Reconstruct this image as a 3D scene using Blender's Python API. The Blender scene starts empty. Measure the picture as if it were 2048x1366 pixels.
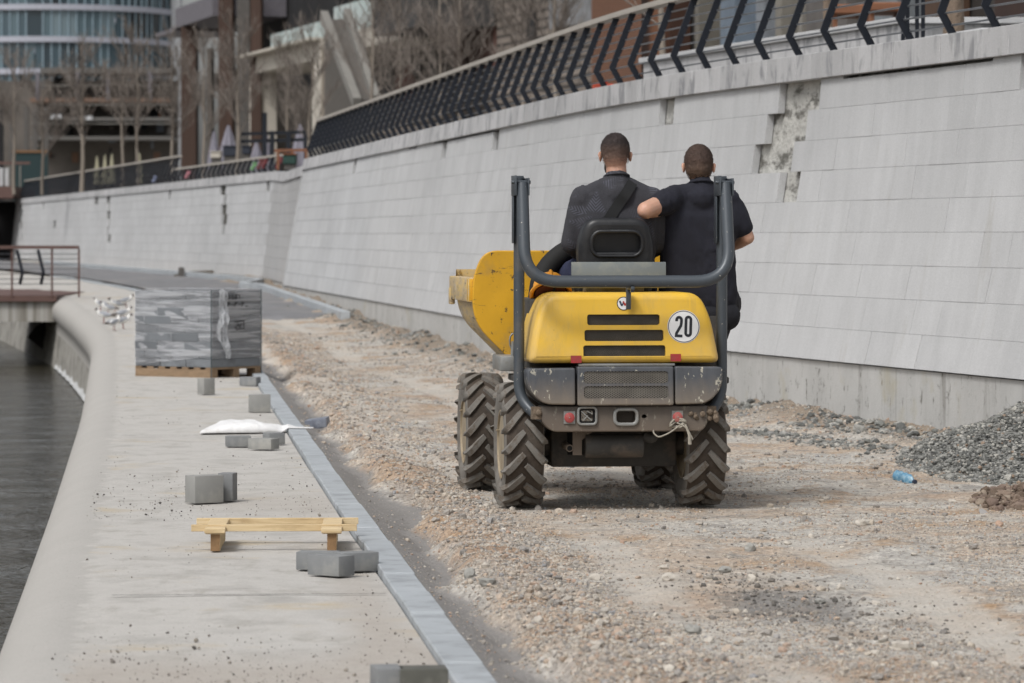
import bpy, bmesh, math, random
import numpy as np
from mathutils import Vector, Matrix, noise as mnoise
from mathutils.geometry import tessellate_polygon
random.seed(7); rng = np.random.default_rng(11)
sc = bpy.context.scene
COL = sc.collection
rad = math.radians
# ---------------------------------------------------------------- camera geometry (135 mm lens, eye height 1.65 m)
F, CX, HY, H = 7680.0, 1024.0, 470.0, 1.65
def at(px, py, Y):
    return Vector(((px-CX)*Y/F, Y, H-(py-HY)*Y/F))
def gnd(px, py, z=0.0):
    Y = (H-z)*F/(py-HY)
    return Vector(((px-CX)*Y/F, Y, z))
cam_d = bpy.data.cameras.new('camera'); cam = bpy.data.objects.new('camera', cam_d); COL.objects.link(cam)
cam.location = (0, 0, H); cam.rotation_euler = (rad(90), 0, 0)
cam_d.sensor_width = 36; cam_d.lens = 36*F/2048.0
cam_d.shift_y = -(683-HY)/2048.0
cam_d.clip_start = .5; cam_d.clip_end = 3000
cam_d.dof.use_dof = True; cam_d.dof.focus_distance = 22.9; cam_d.dof.aperture_fstop = 5.0; cam_d.dof.aperture_blades = 9
sc.camera = cam
sc.view_settings.view_transform = 'Standard'; sc.view_settings.look = 'None'
sc.view_settings.exposure = .24; sc.view_settings.gamma = 1
sc.cycles.use_denoising = True; sc.cycles.use_adaptive_sampling = False; sc.cycles.sampling_pattern = 'BLUE_NOISE'; sc.cycles.caustics_reflective = False; sc.cycles.caustics_refractive = False; sc.cycles.sample_clamp_indirect = 3; sc.cycles.sample_clamp_direct = 8; sc.cycles.max_bounces = 6; sc.cycles.diffuse_bounces = 3; sc.cycles.glossy_bounces = 3; sc.cycles.transparent_max_bounces = 10
# ---------------------------------------------------------------- overcast daylight
SUN_EL, SUN_AZ = rad(52), rad(215)          # azimuth clockwise from +Y (north)
w = bpy.data.worlds.new('World'); sc.world = w; w.use_nodes = True
nt = w.node_tree; bg = nt.nodes['Background']
sky = nt.nodes.new('ShaderNodeTexSky'); sky.sky_type = 'NISHITA'; sky.sun_disc = False
sky.sun_elevation = SUN_EL; sky.sun_rotation = SUN_AZ; sky.dust_density = 4.0; sky.air_density = 1.0
hs = nt.nodes.new('ShaderNodeHueSaturation'); hs.inputs['Saturation'].default_value = .22
nt.links.new(sky.outputs[0], hs.inputs['Color']); nt.links.new(hs.outputs[0], bg.inputs['Color'])
bg.inputs['Strength'].default_value = .115
sl = bpy.data.lights.new('sun', 'SUN'); sl.energy = 1.5; sl.angle = rad(15); sl.color = (1, .975, .945)
so = bpy.data.objects.new('sun', sl); COL.objects.link(so)
d = Vector((math.sin(SUN_AZ)*math.cos(SUN_EL), math.cos(SUN_AZ)*math.cos(SUN_EL), math.sin(SUN_EL)))
so.rotation_euler = d.to_track_quat('Z', 'Y').to_euler(); so.location = (0, 0, 60)

# ---------------------------------------------------------------- helpers
def tag(o, label=None, cat=None, group=None, kind=None):
    if label: o['label'] = label
    if cat: o['category'] = cat
    if group: o['group'] = group
    if kind: o['kind'] = kind
    return o
def thing(name, label, cat, loc=(0, 0, 0), rotz=0, group=None):
    o = bpy.data.objects.new(name, None); COL.objects.link(o); o.empty_display_size = .2
    o.location = loc; o.rotation_euler = (0, 0, rotz)
    return tag(o, label, cat, group)
def world_of(o):
    m = Matrix.Identity(4)
    while o is not None:
        m = Matrix.LocRotScale(o.location, o.rotation_euler, o.scale) @ m
        o = o.parent
    return m
def dup(o, parent=None):
    c = o.copy(); COL.objects.link(c)
    if parent is not None: c.parent = parent
    for ch in list(o.children): dup(ch, c)
    return c
def finish(me, smooth):
    if smooth is None: return
    bm = bmesh.new(); bm.from_mesh(me)
    a = rad(smooth)
    for f in bm.faces: f.smooth = len(f.verts) <= 4
    if me.get('capped'):
        for f in bm.faces:
            if len(f.verts) == 3 and any(e.calc_face_angle(1) < .004 for e in f.edges if len(e.link_faces) == 2): f.smooth = False
    for e in bm.edges:
        if len(e.link_faces) != 2 or e.calc_face_angle(0) > a: e.smooth = False
    bm.to_mesh(me); bm.free()
class MB:
    def __init__(s): s.v = []; s.f = []; s.m = []
    def add(s, vs, fs, m=0, M=None):
        o = len(s.v)
        if M is not None: vs = [M @ Vector(q) for q in vs]
        s.v += [tuple(q) for q in vs]; s.f += [tuple(i+o for i in f) for f in fs]; s.m += [m]*len(fs)
        return s
    def hexa(s, a, b, m=0, M=None):        # two quads (bottom, top), same order ccw seen from above
        vs = list(a)+list(b)
        return s.add(vs, [(3, 2, 1, 0), (4, 5, 6, 7), (0, 1, 5, 4), (1, 2, 6, 5), (2, 3, 7, 6), (3, 0, 4, 7)], m, M)
    def box(s, x0, x1, y0, y1, z0, z1, m=0, M=None):
        return s.hexa([(x0, y0, z0), (x1, y0, z0), (x1, y1, z0), (x0, y1, z0)], [(x0, y0, z1), (x1, y0, z1), (x1, y1, z1), (x0, y1, z1)], m, M)
    def beam(s, p0, p1, wd, ht, m=0, up=(0, 0, 1)):
        p0, p1 = Vector(p0), Vector(p1); t = (p1-p0).normalized(); u = Vector(up)
        sx = t.cross(u).normalized()*wd/2; u = sx.cross(t).normalized()*ht/2
        return s.hexa([p0-sx-u, p0+sx-u, p1+sx-u, p1-sx-u], [p0-sx+u, p0+sx+u, p1+sx+u, p1-sx+u], m)
    def tube(s, pts, r, n=10, m=0, caps=True, closed=False, sq=1.0):
        pts = [Vector(p) for p in pts]; N = len(pts)
        rs = r if isinstance(r, (list, tuple)) else [r]*N
        vs = []; fs = []; prev = None
        for i, p in enumerate(pts):
            if closed: t = pts[(i+1) % N]-pts[i-1]
            else: t = pts[min(i+1, N-1)]-pts[max(i-1, 0)]
            t.normalize()
            if prev is None:
                prev = t.orthogonal() if abs(t.z) < .95 else Vector((1, 0, 0))
            x = (prev-t*prev.dot(t)).normalized(); prev = x; y = t.cross(x)
            for k in range(n):
                a = 2*math.pi*(k+.5)/n
                vs.append(p+x*math.cos(a)*rs[i]+y*math.sin(a)*rs[i]*sq)
        for i in range(N if closed else N-1):
            j = (i+1) % N
            for k in range(n):
                l = (k+1) % n
                fs.append((i*n+k, i*n+l, j*n+l, j*n+k))
        if caps and not closed:
            fs.append(tuple(range(n-1, -1, -1))); fs.append(tuple((N-1)*n+k for k in range(n)))
        return s.add(vs, fs, m)
    def lathe(s, prof, n=24, m=0, M=None, closed=False):     # profile (r,h) round +Z of M
        vs = []; fs = []
        for (r, h) in prof:
            for k in range(n):
                a = 2*math.pi*k/n; vs.append((r*math.cos(a), r*math.sin(a), h))
        P = len(prof)
        for i in range(P if closed else P-1):
            j = (i+1) % P
            for k in range(n):
                l = (k+1) % n; fs.append((i*n+k, i*n+l, j*n+l, j*n+k))
        if not closed:
            if prof[0][0] > 1e-6: fs.append(tuple(range(n-1, -1, -1)))
            if prof[-1][0] > 1e-6: fs.append(tuple((P-1)*n+k for k in range(n)))
        return s.add(vs, fs, m, M)
    def prism(s, poly, h0, h1, M=None, m=0, m_side=None):  # poly ccw in xy, extruded along z
        n = len(poly); vs = [(x, y, h0) for x, y in poly]+[(x, y, h1) for x, y in poly]
        s.add(vs, [tuple(range(n-1, -1, -1)), tuple(range(n, 2*n))], m, M)
        fs = [(i, (i+1) % n, n+(i+1) % n, n+i) for i in range(n)]
        return s.add(vs, fs, m if m_side is None else m_side, M)
    def ball(s, c, r, nu=12, nv=8, m=0, M=None):
        r = r if isinstance(r, (tuple, list)) else (r, r, r); vs = []; fs = []
        for j in range(1, nv):
            b = math.pi*j/nv
            for i in range(nu):
                a = 2*math.pi*i/nu
                vs.append((c[0]+r[0]*math.sin(b)*math.cos(a), c[1]+r[1]*math.sin(b)*math.sin(a), c[2]+r[2]*math.cos(b)))
        top = len(vs); vs.append((c[0], c[1], c[2]+r[2])); vs.append((c[0], c[1], c[2]-r[2]))
        for j in range(nv-2):
            for i in range(nu):
                k = (i+1) % nu; fs.append((j*nu+i, (j+1)*nu+i, (j+1)*nu+k, j*nu+k))
        for i in range(nu):
            k = (i+1) % nu; fs.append((top, i, k)); fs.append((top+1, (nv-2)*nu+k, (nv-2)*nu+i))
        return s.add(vs, fs, m, M)
    def mesh(s, name='m', fix=True):
        me = bpy.data.meshes.new(name); me.from_pydata(s.v, [], s.f)
        me.polygons.foreach_set('material_index', s.m)
        if fix:
            bm = bmesh.new(); bm.from_mesh(me); bmesh.ops.recalc_face_normals(bm, faces=bm.faces); bm.to_mesh(me); bm.free()
        return me
    def build(s, name, mats, parent=None, smooth=32, bevel=0, segs=2, world=False, ang=25):
        me = s.mesh(name)
        if bevel:
            bm = bmesh.new(); bm.from_mesh(me); bmesh.ops.remove_doubles(bm, verts=bm.verts, dist=1e-5)
            es = [e for e in bm.edges if len(e.link_faces) == 2 and e.calc_face_angle(0) > rad(ang)]
            bmesh.ops.bevel(bm, geom=es, offset=bevel, segments=segs, affect='EDGES', profile=.5, clamp_overlap=True)
            bm.to_mesh(me); bm.free()
        return link(name, me, mats, parent, smooth, world)
def link(name, me, mats, parent=None, smooth=None, world=False):
    o = bpy.data.objects.new(name, me); COL.objects.link(o)
    for m in (mats if isinstance(mats, (list, tuple)) else [mats]): me.materials.append(m)
    if parent is not None:
        o.parent = parent
        if world: me.transform(world_of(parent).inverted())
    finish(me, smooth)
    return o
def solid_from(me, voxel, smooth_it=6, factor=.5):
    """one continuous skin from overlapping solids (voxel remesh + smoothing)"""
    o = bpy.data.objects.new('tmp', me); COL.objects.link(o)
    r = o.modifiers.new('r', 'REMESH'); r.mode = 'VOXEL'; r.voxel_size = voxel
    if smooth_it:
        q = o.modifiers.new('s', 'SMOOTH'); q.factor = factor; q.iterations = smooth_it
    dg = bpy.context.evaluated_depsgraph_get()
    out = bpy.data.meshes.new_from_object(o.evaluated_get(dg))
    bpy.data.objects.remove(o)
    return out
def vnoise(x, y, seed=0):                      # numpy value noise, ~[-1,1]
    x = np.asarray(x, float); y = np.asarray(y, float)
    xi = np.floor(x).astype(np.int64); yi = np.floor(y).astype(np.int64); xf = x-xi; yf = y-yi
    u = xf*xf*(3-2*xf); v = yf*yf*(3-2*yf)
    def h(a, b):
        n = (a*374761393+b*668265263+seed*974711) & 0xffffffff
        n = ((n ^ (n >> 13))*1274126177) & 0xffffffff
        return ((n ^ (n >> 16)) & 0xffff)/32767.5-1
    return (h(xi, yi)*(1-u)+h(xi+1, yi)*u)*(1-v)+(h(xi, yi+1)*(1-u)+h(xi+1, yi+1)*u)*v
def rrect(x0, x1, y0, y1, r, n=4):
    out = []
    for cx, cy, a0 in ((x1-r, y1-r, 0), (x0+r, y1-r, 90), (x0+r, y0+r, 180), (x1-r, y0+r, 270)):
        for i in range(n+1):
            a = rad(a0+90*i/n); out.append((cx+r*math.cos(a), cy+r*math.sin(a)))
    return out
def rpoly(pts, rs, n=5):                       # polygon with rounded corners
    out = []; N = len(pts)
    for i in range(N):
        p = Vector(pts[i]); a = Vector(pts[i-1])-p; b = Vector(pts[(i+1) % N])-p; r = rs[i]
        if r <= 0: out.append(tuple(p)); continue
        r = min(r, a.length*.48, b.length*.48)
        p0 = p+a.normalized()*r; p1 = p+b.normalized()*r
        for k in range(n+1):
            t = k/n; out.append(tuple(p0*(1-t)**2+p*2*t*(1-t)+p1*t*t))
    return out
def rpath(pts, r, n=6):                        # open 3D path with rounded bends
    out = [Vector(pts[0])]
    for i in range(1, len(pts)-1):
        p = Vector(pts[i]); a = Vector(pts[i-1])-p; b = Vector(pts[i+1])-p
        q = min(r, a.length*.49, b.length*.49); p0 = p+a.normalized()*q; p1 = p+b.normalized()*q
        for k in range(n+1):
            t = k/n; out.append(p0*(1-t)**2+p*2*t*(1-t)+p1*t*t)
    out.append(Vector(pts[-1])); return out
# ---------------------------------------------------------------- procedural materials
class NT:
    def __init__(s, name):
        s.mat = bpy.data.materials.new(name); s.mat.use_nodes = True; s.t = s.mat.node_tree
        s.p = s.t.nodes['Principled BSDF']; s.co = None
    def n(s, typ, **kw):
        q = s.t.nodes.new('ShaderNode'+typ)
        for k, v in kw.items(): setattr(q, k, v)
        return q
    def l(s, a, b): s.t.links.new(a, b)
    def coord(s, scale=(1, 1, 1), kind='Object'):
        if s.co is None: s.co = s.n('TexCoord')
        m = s.n('Mapping'); m.inputs['Scale'].default_value = scale; s.l(s.co.outputs[kind], m.inputs['Vector']); return m.outputs[0]
    def noise(s, scale, detail=5, rough=.6, vec=None, dist=0.0):
        q = s.n('TexNoise'); q.inputs['Scale'].default_value = scale; q.inputs['Detail'].default_value = detail
        q.inputs['Roughness'].default_value = rough; q.inputs['Distortion'].default_value = dist
        s.l(vec if vec is not None else s.coord(), q.inputs['Vector']); return q.outputs['Fac']
    def ramp(s, fac, stops, interp='LINEAR'):
        q = s.n('ValToRGB'); q.color_ramp.interpolation = interp; el = q.color_ramp.elements
        while len(el) > 1: el.remove(el[-1])
        for i, (p, c) in enumerate(stops):
            e = el[0] if i == 0 else el.new(p)
            e.position = p; c = (c, c, c) if isinstance(c, (int, float)) else c; e.color = (*c, 1)
        s.l(fac, q.inputs[0]); return q.outputs[0]
    def rng(s, fac, a, b, lo=0.0, hi=1.0):
        q = s.n('MapRange'); q.inputs[1].default_value = a; q.inputs[2].default_value = b; q.inputs[3].default_value = lo; q.inputs[4].default_value = hi
        s.l(fac, q.inputs[0]); return q.outputs[0]
    def mix(s, fac, a, b, mode='MIX'):
        q = s.n('Mix', data_type='RGBA', blend_type=mode)
        for ix, v in ((0, fac), (6, a), (7, b)):
            sock = q.inputs[ix]
            if isinstance(v, bpy.types.NodeSocket): s.l(v, sock)
            elif isinstance(v, (int, float)): sock.default_value = v if ix == 0 else (v, v, v, 1)
            else: sock.default_value = (*v, 1)
        return q.outputs[2]
    def math(s, op, a, b=0.0):
        q = s.n('Math', operation=op)
        for i, v in enumerate((a, b)):
            if isinstance(v, bpy.types.NodeSocket): s.l(v, q.inputs[i])
            else: q.inputs[i].default_value = v
        return q.outputs[0]
    def bump(s, h, strength=.3, dist=.01, prev=None):
        q = s.n('Bump'); q.inputs['Strength'].default_value = strength; q.inputs['Distance'].default_value = dist
        s.l(h, q.inputs['Height'])
        if prev is not None: s.l(prev, q.inputs['Normal'])
        return q.outputs[0]
    def attr(s, name):
        q = s.n('Attribute', attribute_name=name); return q.outputs['Fac']
    def island(s):
        return s.n('NewGeometry').outputs['Random Per Island']
    def out(s, col=None, rough=None, metal=None, normal=None):
        for sock, v in (('Base Color', col), ('Roughness', rough), ('Metallic', metal), ('Normal', normal)):
            if v is None: continue
            if isinstance(v, bpy.types.NodeSocket): s.l(v, s.p.inputs[sock])
            elif isinstance(v, (int, float)): s.p.inputs[sock].default_value = v
            else: s.p.inputs[sock].default_value = (*v, 1)
        return s.mat
def hexc(h):                                    # sRGB hex -> linear
    return tuple((c/12.92 if c <= .04045 else ((c+.055)/1.055)**2.4) for c in (int(h[i:i+2], 16)/255 for i in (0, 2, 4)))
def mat(name, col, rough=.6, metal=0, vary=.15, vs=4, dirt=None, da=.6, ds=3, dr=(.5, .62), bump=.1, bs=60, bd=.004, island=0, st=(1, 1, 1), spots=None, sps=25, spr=(.68, .72)):
    m = NT(name); v = m.coord(st)
    n1 = m.noise(vs, 6, .6, v)
    c = m.mix(1, col, m.ramp(n1, [(.25, 1-vary), (.75, 1+vary)]), 'MULTIPLY')
    if island: c = m.mix(1, c, m.ramp(m.island(), [(0, 1-island), (1, 1+island)]), 'MULTIPLY')
    r = rough
    if dirt is not None:
        f = m.math('MULTIPLY', m.rng(m.noise(ds, 8, .65, v), dr[0], dr[1]), da)
        c = m.mix(f, c, dirt)
    if spots is not None:
        c = m.mix(m.rng(m.noise(sps, 3, .5), spr[0], spr[1]), c, spots)
    nrm = m.bump(m.noise(bs, 4, .6), bump, bd) if bump else None
    return m.out(c, r, metal, nrm)
# ================================================================ plan curves (functions of the distance Y)
def smooth_interp(xs, ys):
    t = np.linspace(xs[0], xs[-1], 1500); v = np.interp(t, xs, ys)
    k = np.hanning(61); k /= k.sum(); vp = np.concatenate([2*v[0]-v[30:0:-1], v, 2*v[-1]-v[-2:-32:-1]])
    v = np.convolve(vp, k, 'valid')
    return lambda Y: np.interp(Y, t, v)
KX = smooth_interp([2, 14.14, 24.4, 33.3, 46.1, 60, 75, 88.7, 107, 150, 210], [1.05, -.07, -1.03, -1.84, -3.0, -4.5, -6.5, -8.7, -12.1, -21.5, -36])
EX = smooth_interp([2, 17.36, 25.9, 38.4, 57.8, 62.5, 71, 81, 107, 150, 210], [-.9, -2.31, -3.11, -4.32, -6.33, -6.93, -8.16, -9.7, -14.6, -24.5, -39])
ZG = smooth_interp([2, 30, 44, 60, 86, 110, 210], [0, 0, .0, .12, .38, .42, .45])
ZP, ZT, ZC = .56, 3.30, 3.065
def smax(a, b, k=.22): return k*np.log(np.exp((a-np.maximum(a, b))/k)+np.exp((b-np.maximum(a, b))/k))+np.maximum(a, b)
WB = lambda Y: smax(6.20-.134*np.asarray(Y, float), 11.25-.256*np.asarray(Y, float))
WT = lambda Y: smax(6.70-.134*np.asarray(Y, float), 11.68-.256*np.asarray(Y, float))
FB = lambda Y: 14.85-.214*np.asarray(Y, float)
FT = lambda Y: 15.12-.214*np.asarray(Y, float)
# ================================================================ materials of the setting
m = NT('gravel_ground'); v = m.coord()
big = m.noise(.8, 6, .6, v, .6); mid = m.noise(3.2, 6, .65, v, .4); fin = m.noise(28, 5, .7, v)
c = m.ramp(big, [(.3, hexc('a9a6a1')), (.45, hexc('b4afa7')), (.56, hexc('b0a191')), (.68, hexc('a18c79'))])
c = m.mix(m.rng(mid, .5, .66), c, hexc('8f8b85'))
c = m.mix(m.rng(m.noise(1.7, 5, .6, m.coord((1, .6, 1))), .54, .68), c, hexc('a2886c'))
c = m.mix(m.math('MULTIPLY', m.rng(m.noise(2.6, 7, .72, m.coord((1, .7, 1)), .4), .56, .7), .7), c, hexc('7b746a'))
c = m.mix(m.math('MULTIPLY', m.rng(m.attr('ridge'), .2, .9), .4), c, hexc('a08369'))
vo = m.n('TexVoronoi'); vo.inputs['Scale'].default_value = 45; m.l(v, vo.inputs['Vector'])
pb = m.ramp(vo.outputs['Color'], [(0, .55), (.35, .85), (.7, 1.12), (1, 1.35)])
c = m.mix(.75, c, m.mix(1, c, pb, 'MULTIPLY'))
c = m.mix(1, c, m.ramp(fin, [(.3, .72), (.7, 1.25)]), 'MULTIPLY')
hw = m.attr('haunch'); c = m.mix(m.math('MULTIPLY', m.rng(m.math('ADD', m.attr('rut'), m.math('SUBTRACT', m.noise(5, 6, .7, v), .5)), .35, .8), .7), c, hexc('b9b3aa'))
c = m.mix(m.math('MULTIPLY', m.rng(m.math('ADD', m.attr('spill'), m.math('SUBTRACT', m.noise(6, 7, .75, v), .5)), .35, .75), .75), c, hexc('6b6967'))
c = m.mix(m.rng(hw, .3, .7), c, m.mix(m.noise(9, 6, .7, v), hexc('8f8c89'), hexc('716e6b')))
c = m.mix(m.rng(m.attr('rubble'), .3, .8), c, m.mix(mid, hexc('7b776f'), hexc('8f7c68')))
b1 = m.bump(vo.outputs['Distance'], .5, .015); b2 = m.bump(fin, .5, .02, b1)
M_ground = m.out(c, .95, 0, b2)
m = NT('concrete_slab'); v = m.coord(); e = m.attr('edge')
c = m.ramp(m.noise(2.2, 7, .65, m.coord((1, .8, 1))), [(.3, hexc('aba8a3')), (.5, hexc('b7b4af')), (.7, hexc('a09d98'))])
c = m.mix(m.rng(m.noise(4, 8, .72, m.coord((1, .6, 1)), .3), .53, .68), c, hexc('9f9b94'))
c = m.mix(m.rng(m.noise(1.1, 6, .6, m.coord((.8, 1.2, 1))), .58, .68), c, hexc('b3a792'))
c = m.mix(m.rng(m.attr('dusty'), .2, .9), c, m.ramp(m.noise(6, 7, .72, m.coord((1, .8, 1))), [(.3, hexc('a29a92')), (.6, hexc('aca69e')), (.75, hexc('7a756f'))]))
ef = m.math('ADD', e, m.math('MULTIPLY', m.math('SUBTRACT', m.noise(5, 6, .65, m.coord((1, 1.2, 1))), .5), .9))
c = m.mix(m.rng(ef, .42, .5), m.mix(m.noise(1.3, 6, .65, m.coord((1, 1, .3))), hexc('b0ada8'), hexc('a29f9a')), c)
c = m.mix(m.rng(m.noise(60, 3, .6, v), .66, .72), c, hexc('757068'))
c = m.mix(1, c, m.ramp(m.noise(90, 4, .7, v), [(.25, .85), (.75, 1.12)]), 'MULTIPLY')
j = m.attr('joint'); c = m.mix(j, c, hexc('55524d'))
M_slab = m.out(c, .85, 0, m.bump(m.noise(45, 6, .7, v), .35, .006))
def granite(name, base, isl=.07, streak=.12, dark=.0):
    m = NT(name); v = m.coord()
    c = m.mix(1, base, m.ramp(m.island(), [(0, 1-isl), (1, 1+isl)]), 'MULTIPLY'); c = m.mix(1, c, m.ramp(m.noise(.3, 5, .6, m.coord((1, .6, 1.6))), [(.35, .93), (.65, 1.06)]), 'MULTIPLY')
    c = m.mix(1, c, m.ramp(m.noise(3.5, 6, .65, m.coord((1.2, 1.2, .25))), [(.3, 1-streak), (.7, 1+streak*.6)]), 'MULTIPLY')
    c = m.mix(1, c, m.ramp(m.noise(85, 3, .7, v), [(.3, .86), (.7, 1.1)]), 'MULTIPLY')
    if dark: c = m.mix(m.math('MULTIPLY', m.rng(m.noise(2.6, 5, .6, m.coord((1.6, 1.6, .7)), .5), .53, .64), dark), c, hexc('7c7d80'))
    c = m.mix(m.math('MULTIPLY', m.rng(m.noise(1.6, 7, .7, m.coord((2, 2, .12))), .6, .75), .4), c, hexc('8f8a7e'))
    return m.out(c, .8, 0, m.bump(m.noise(70, 4, .7, v), .25, .004))
M_granite = granite('pale_granite', hexc('b8b9ba'), .04, .08)
M_granite2 = granite('facet_granite', hexc('a6a6a6'), .03, .06)  # slightly greyer base for the facet blocks of the far wall
M_coping = granite('coping_granite', hexc('b2b2b3'), .1, .1, .8)
M_mortar = mat('rough_mortar', hexc('b3b2ad'), .95, vary=.25, vs=9, dirt=hexc('4c4a44'), da=.85, ds=7, dr=(.5, .6), bump=.8, bs=16, bd=.04, st=(1, .35, 1))
M_mortar2 = mat('shaded_mortar', hexc('4e4c46'), .95, vary=.3, vs=9, dirt=hexc('2c2b27'), da=.8, ds=7, bump=.6, bs=16, bd=.03)  # dark copy of the mortar: shade inside the far gaps put into its colour
m = NT('plinth_concrete'); c = m.ramp(m.noise(2, 7, .65, m.coord((1, 1, .6))), [(.3, hexc('a9a9a7')), (.7, hexc('bbbbb9'))])
c = m.mix(m.math('MULTIPLY', m.rng(m.noise(3, 6, .7, m.coord((2.6, 1.7, .1)), 1.0), .56, .68), m.rng(m.noise(.8, 4, .6), .4, .62, .1, .8)), c, hexc('6a665f'))
c = m.mix(m.rng(m.noise(9, 5, .7, m.coord((1.5, 1.5, .5))), .6, .68), c, hexc('605d56'))
c = m.mix(m.math('MULTIPLY', m.rng(m.noise(1.5, 4, .6), .6, .7), .35), c, hexc('a49a76'))
c = m.mix(m.math('MULTIPLY', m.rng(m.noise(7, 6, .75, m.coord((1.2, .7, .9)), .6), .6, .68), .8), c, hexc('5c5a54'))
M_plinth = m.out(c, .9, 0, m.bump(m.noise(30, 6, .7), .4, .01))
M_kerb = mat('kerb_concrete', hexc('a0a5a9'), .8, vary=.1, vs=3, dirt=hexc('7d8083'), da=.5, ds=5, bump=.2, bs=120, island=.06)
M_asphalt = mat('asphalt', hexc('737375'), .9, vary=.25, vs=2.2, dirt=hexc('8a8682'), da=.6, ds=.7, bump=.5, bs=60, bd=.01, st=(1, .6, 1))
M_steel_dark = mat('railing_steel', hexc('23272f'), .45, .4, vary=.15, vs=3, bump=.05)
M_steel_rod = mat('railing_rod', hexc('8d9095'), .35, .7, vary=.1, bump=0)
M_handrail = mat('handrail_wood', hexc('aaa49c'), .7, vary=.12, vs=6, st=(1, .1, 1), bump=.1)
M_terrace = mat('terrace_paving', hexc('8d8a85'), .9, vary=.15, vs=1.5)
m = NT('river_water')
wv = m.noise(.9, 5, .65, m.coord((1.0, .8, 1)), .6); w2 = m.noise(5, 3, .6, m.coord((1, .9, 1)))
m.p.inputs['Specular Tint'].default_value = (.86, .8, .66, 1)
M_water = m.out(hexc('2d2a20'), .12, 0, m.bump(w2, .6, .05, m.bump(wv, 1, .35)))
m.p.inputs['IOR'].default_value = 1.33
M_stone_bank = mat('bank_stone', hexc('9d9a93'), .9, vary=.3, vs=3, dirt=hexc('5e5c57'), da=.8, ds=2.2, bump=.6, bs=5, bd=.05)
M_foam = mat('waterline_deposit', hexc('bcbdbd'), .8, vary=.25, vs=7, bump=.3)

def set_attr(me, name, vals):
    a = me.attributes.new(name, 'FLOAT', 'POINT'); a.data.foreach_set('value', np.asarray(vals, np.float32))
def grid_mesh(name, P):                         # P[i,j,3]
    n, k = P.shape[:2]; me = bpy.data.meshes.new(name)
    idx = np.arange(n*k).reshape(n, k)
    q = np.stack([idx[:-1, :-1], idx[:-1, 1:], idx[1:, 1:], idx[1:, :-1]], -1).reshape(-1, 4)
    me.vertices.add(n*k); me.vertices.foreach_set('co', P.reshape(-1).astype(np.float32))
    me.loops.add(q.size); me.loops.foreach_set('vertex_index', q.reshape(-1).astype(np.int32))
    me.polygons.add(len(q)); me.polygons.foreach_set('loop_start', np.arange(0, q.size, 4, dtype=np.int32))
    me.polygons.foreach_set('use_smooth', np.ones(len(q), bool))
    me.update(calc_edges=True); me.validate()
    return me
# ---------------------------------------------------------------- river bed, river, gravel road
mb = MB(); mb.add([(-1500, -60, -2.2), (1500, -60, -2.2), (1500, 2500, -2.2), (-1500, 2500, -2.2)], [(0, 1, 2, 3)])
tag(mb.build('ground', M_terrace, smooth=None), kind='structure')
mb = MB(); mb.add([(-900, -60, -1.12), (3.0, -60, -1.12), (3.0, 40, -1.12), (-4.6, 110, -1.12), (-30, 215, -1.12), (-30, 700, -1.12), (-900, 700, -1.12)], [tuple(range(7))])
tag(mb.build('river', M_water, smooth=None), kind='structure')
def rut_w(X, Y):                                # the two compacted wheel tracks
    o = 0
    for s_ in (-.58, .58):
        c_ = .61+s_+(23.4-Y)*.12+.12*np.sin(Y*.35)+.06*vnoise(Y*.7, Y*0+s_, 91); o = o+np.exp(-((X-c_)/.19)**4)
    return np.clip(o*np.clip(.75+.5*vnoise(X*.9, Y*.5, 92), 0, 1), 0, 1)
def spill_w(X, Y): return np.exp(-(((X-1.25+.06*(Y-17))/.34)**2+((Y-17.2)/.85)**2))
def road_z(X, Y):
    k = X-KX(Y); wl = WB(Y)-X
    z = ZG(Y)+0*X
    n = vnoise(X*.9+9, Y*.7, 1)*.018+vnoise(X*3.1, Y*2.3, 2)*.012+vnoise(X*9, Y*7, 3)*.007+vnoise(X*23, Y*19, 4)*.004
    lip = .17+.09*vnoise(Y*.9, Y*0+3, 5)+.08*vnoise(Y*2.3, Y*0+8, 6)+.06*vnoise(Y*6, X*5, 7)       # ragged edge of the gravel
    t = np.clip((k-lip)/.2, 0, 1); t = t*t*(3-2*t)
    hz = .012-.13*np.clip(k/.28, 0, 1)**1.2
    ridge = .045*np.exp(-((k-lip-.28)/.2)**2)*(1+.6*vnoise(X*4, Y*3, 8))
    z = z+hz*(1-t)+t*n+ridge*t+(1-t)*.3*n
    rb = np.exp(-(np.clip(wl-.05, 0, 9)/.55)**2)
    rub = rb*(.10+.08*vnoise(X*1.6, Y*.9, 9)+.05*vnoise(X*4, Y*3, 10))
    z = z+np.maximum(rub, 0)
    # the wheel ruts run under the dumper, level with the tyres
    z = z-.014*rut_w(X, Y)*t
    far = np.clip((np.hypot((X-.5)/1.3, (Y-24.1)/1.7)-.8)/.6, 0, 1)
    z = z*far+(1-far)*(.25*n-.006)
    return z, 1-t, rb
ys = np.concatenate([np.arange(4, 12, .2), np.arange(12, 32, .035), np.arange(32, 50, .09), np.arange(50, 90, .25), np.arange(90, 205, 2.0)])
tt = np.linspace(0, 1, 190)
Yg = ys[:, None]+0*tt[None]
wall_x = np.where(ys < 86, WB(ys)+.15, np.minimum(FB(np.maximum(ys, 86)), -4.9)+.3)
Xg = KX(ys)[:, None]*(1-tt)+wall_x[:, None]*tt
Zg, ha, ru = road_z(Xg, Yg)
P = np.stack([Xg, Yg, Zg], -1); me = grid_mesh('gravel_road', P); set_attr(me, 'haunch', ha.ravel()); set_attr(me, 'rubble', ru.ravel()); set_attr(me, 'ridge', np.exp(-((Xg-KX(Yg)-.5)/.22)**2).ravel()); set_attr(me, 'rut', rut_w(Xg, Yg).ravel()); set_attr(me, 'spill', spill_w(Xg, Yg).ravel())
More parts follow.
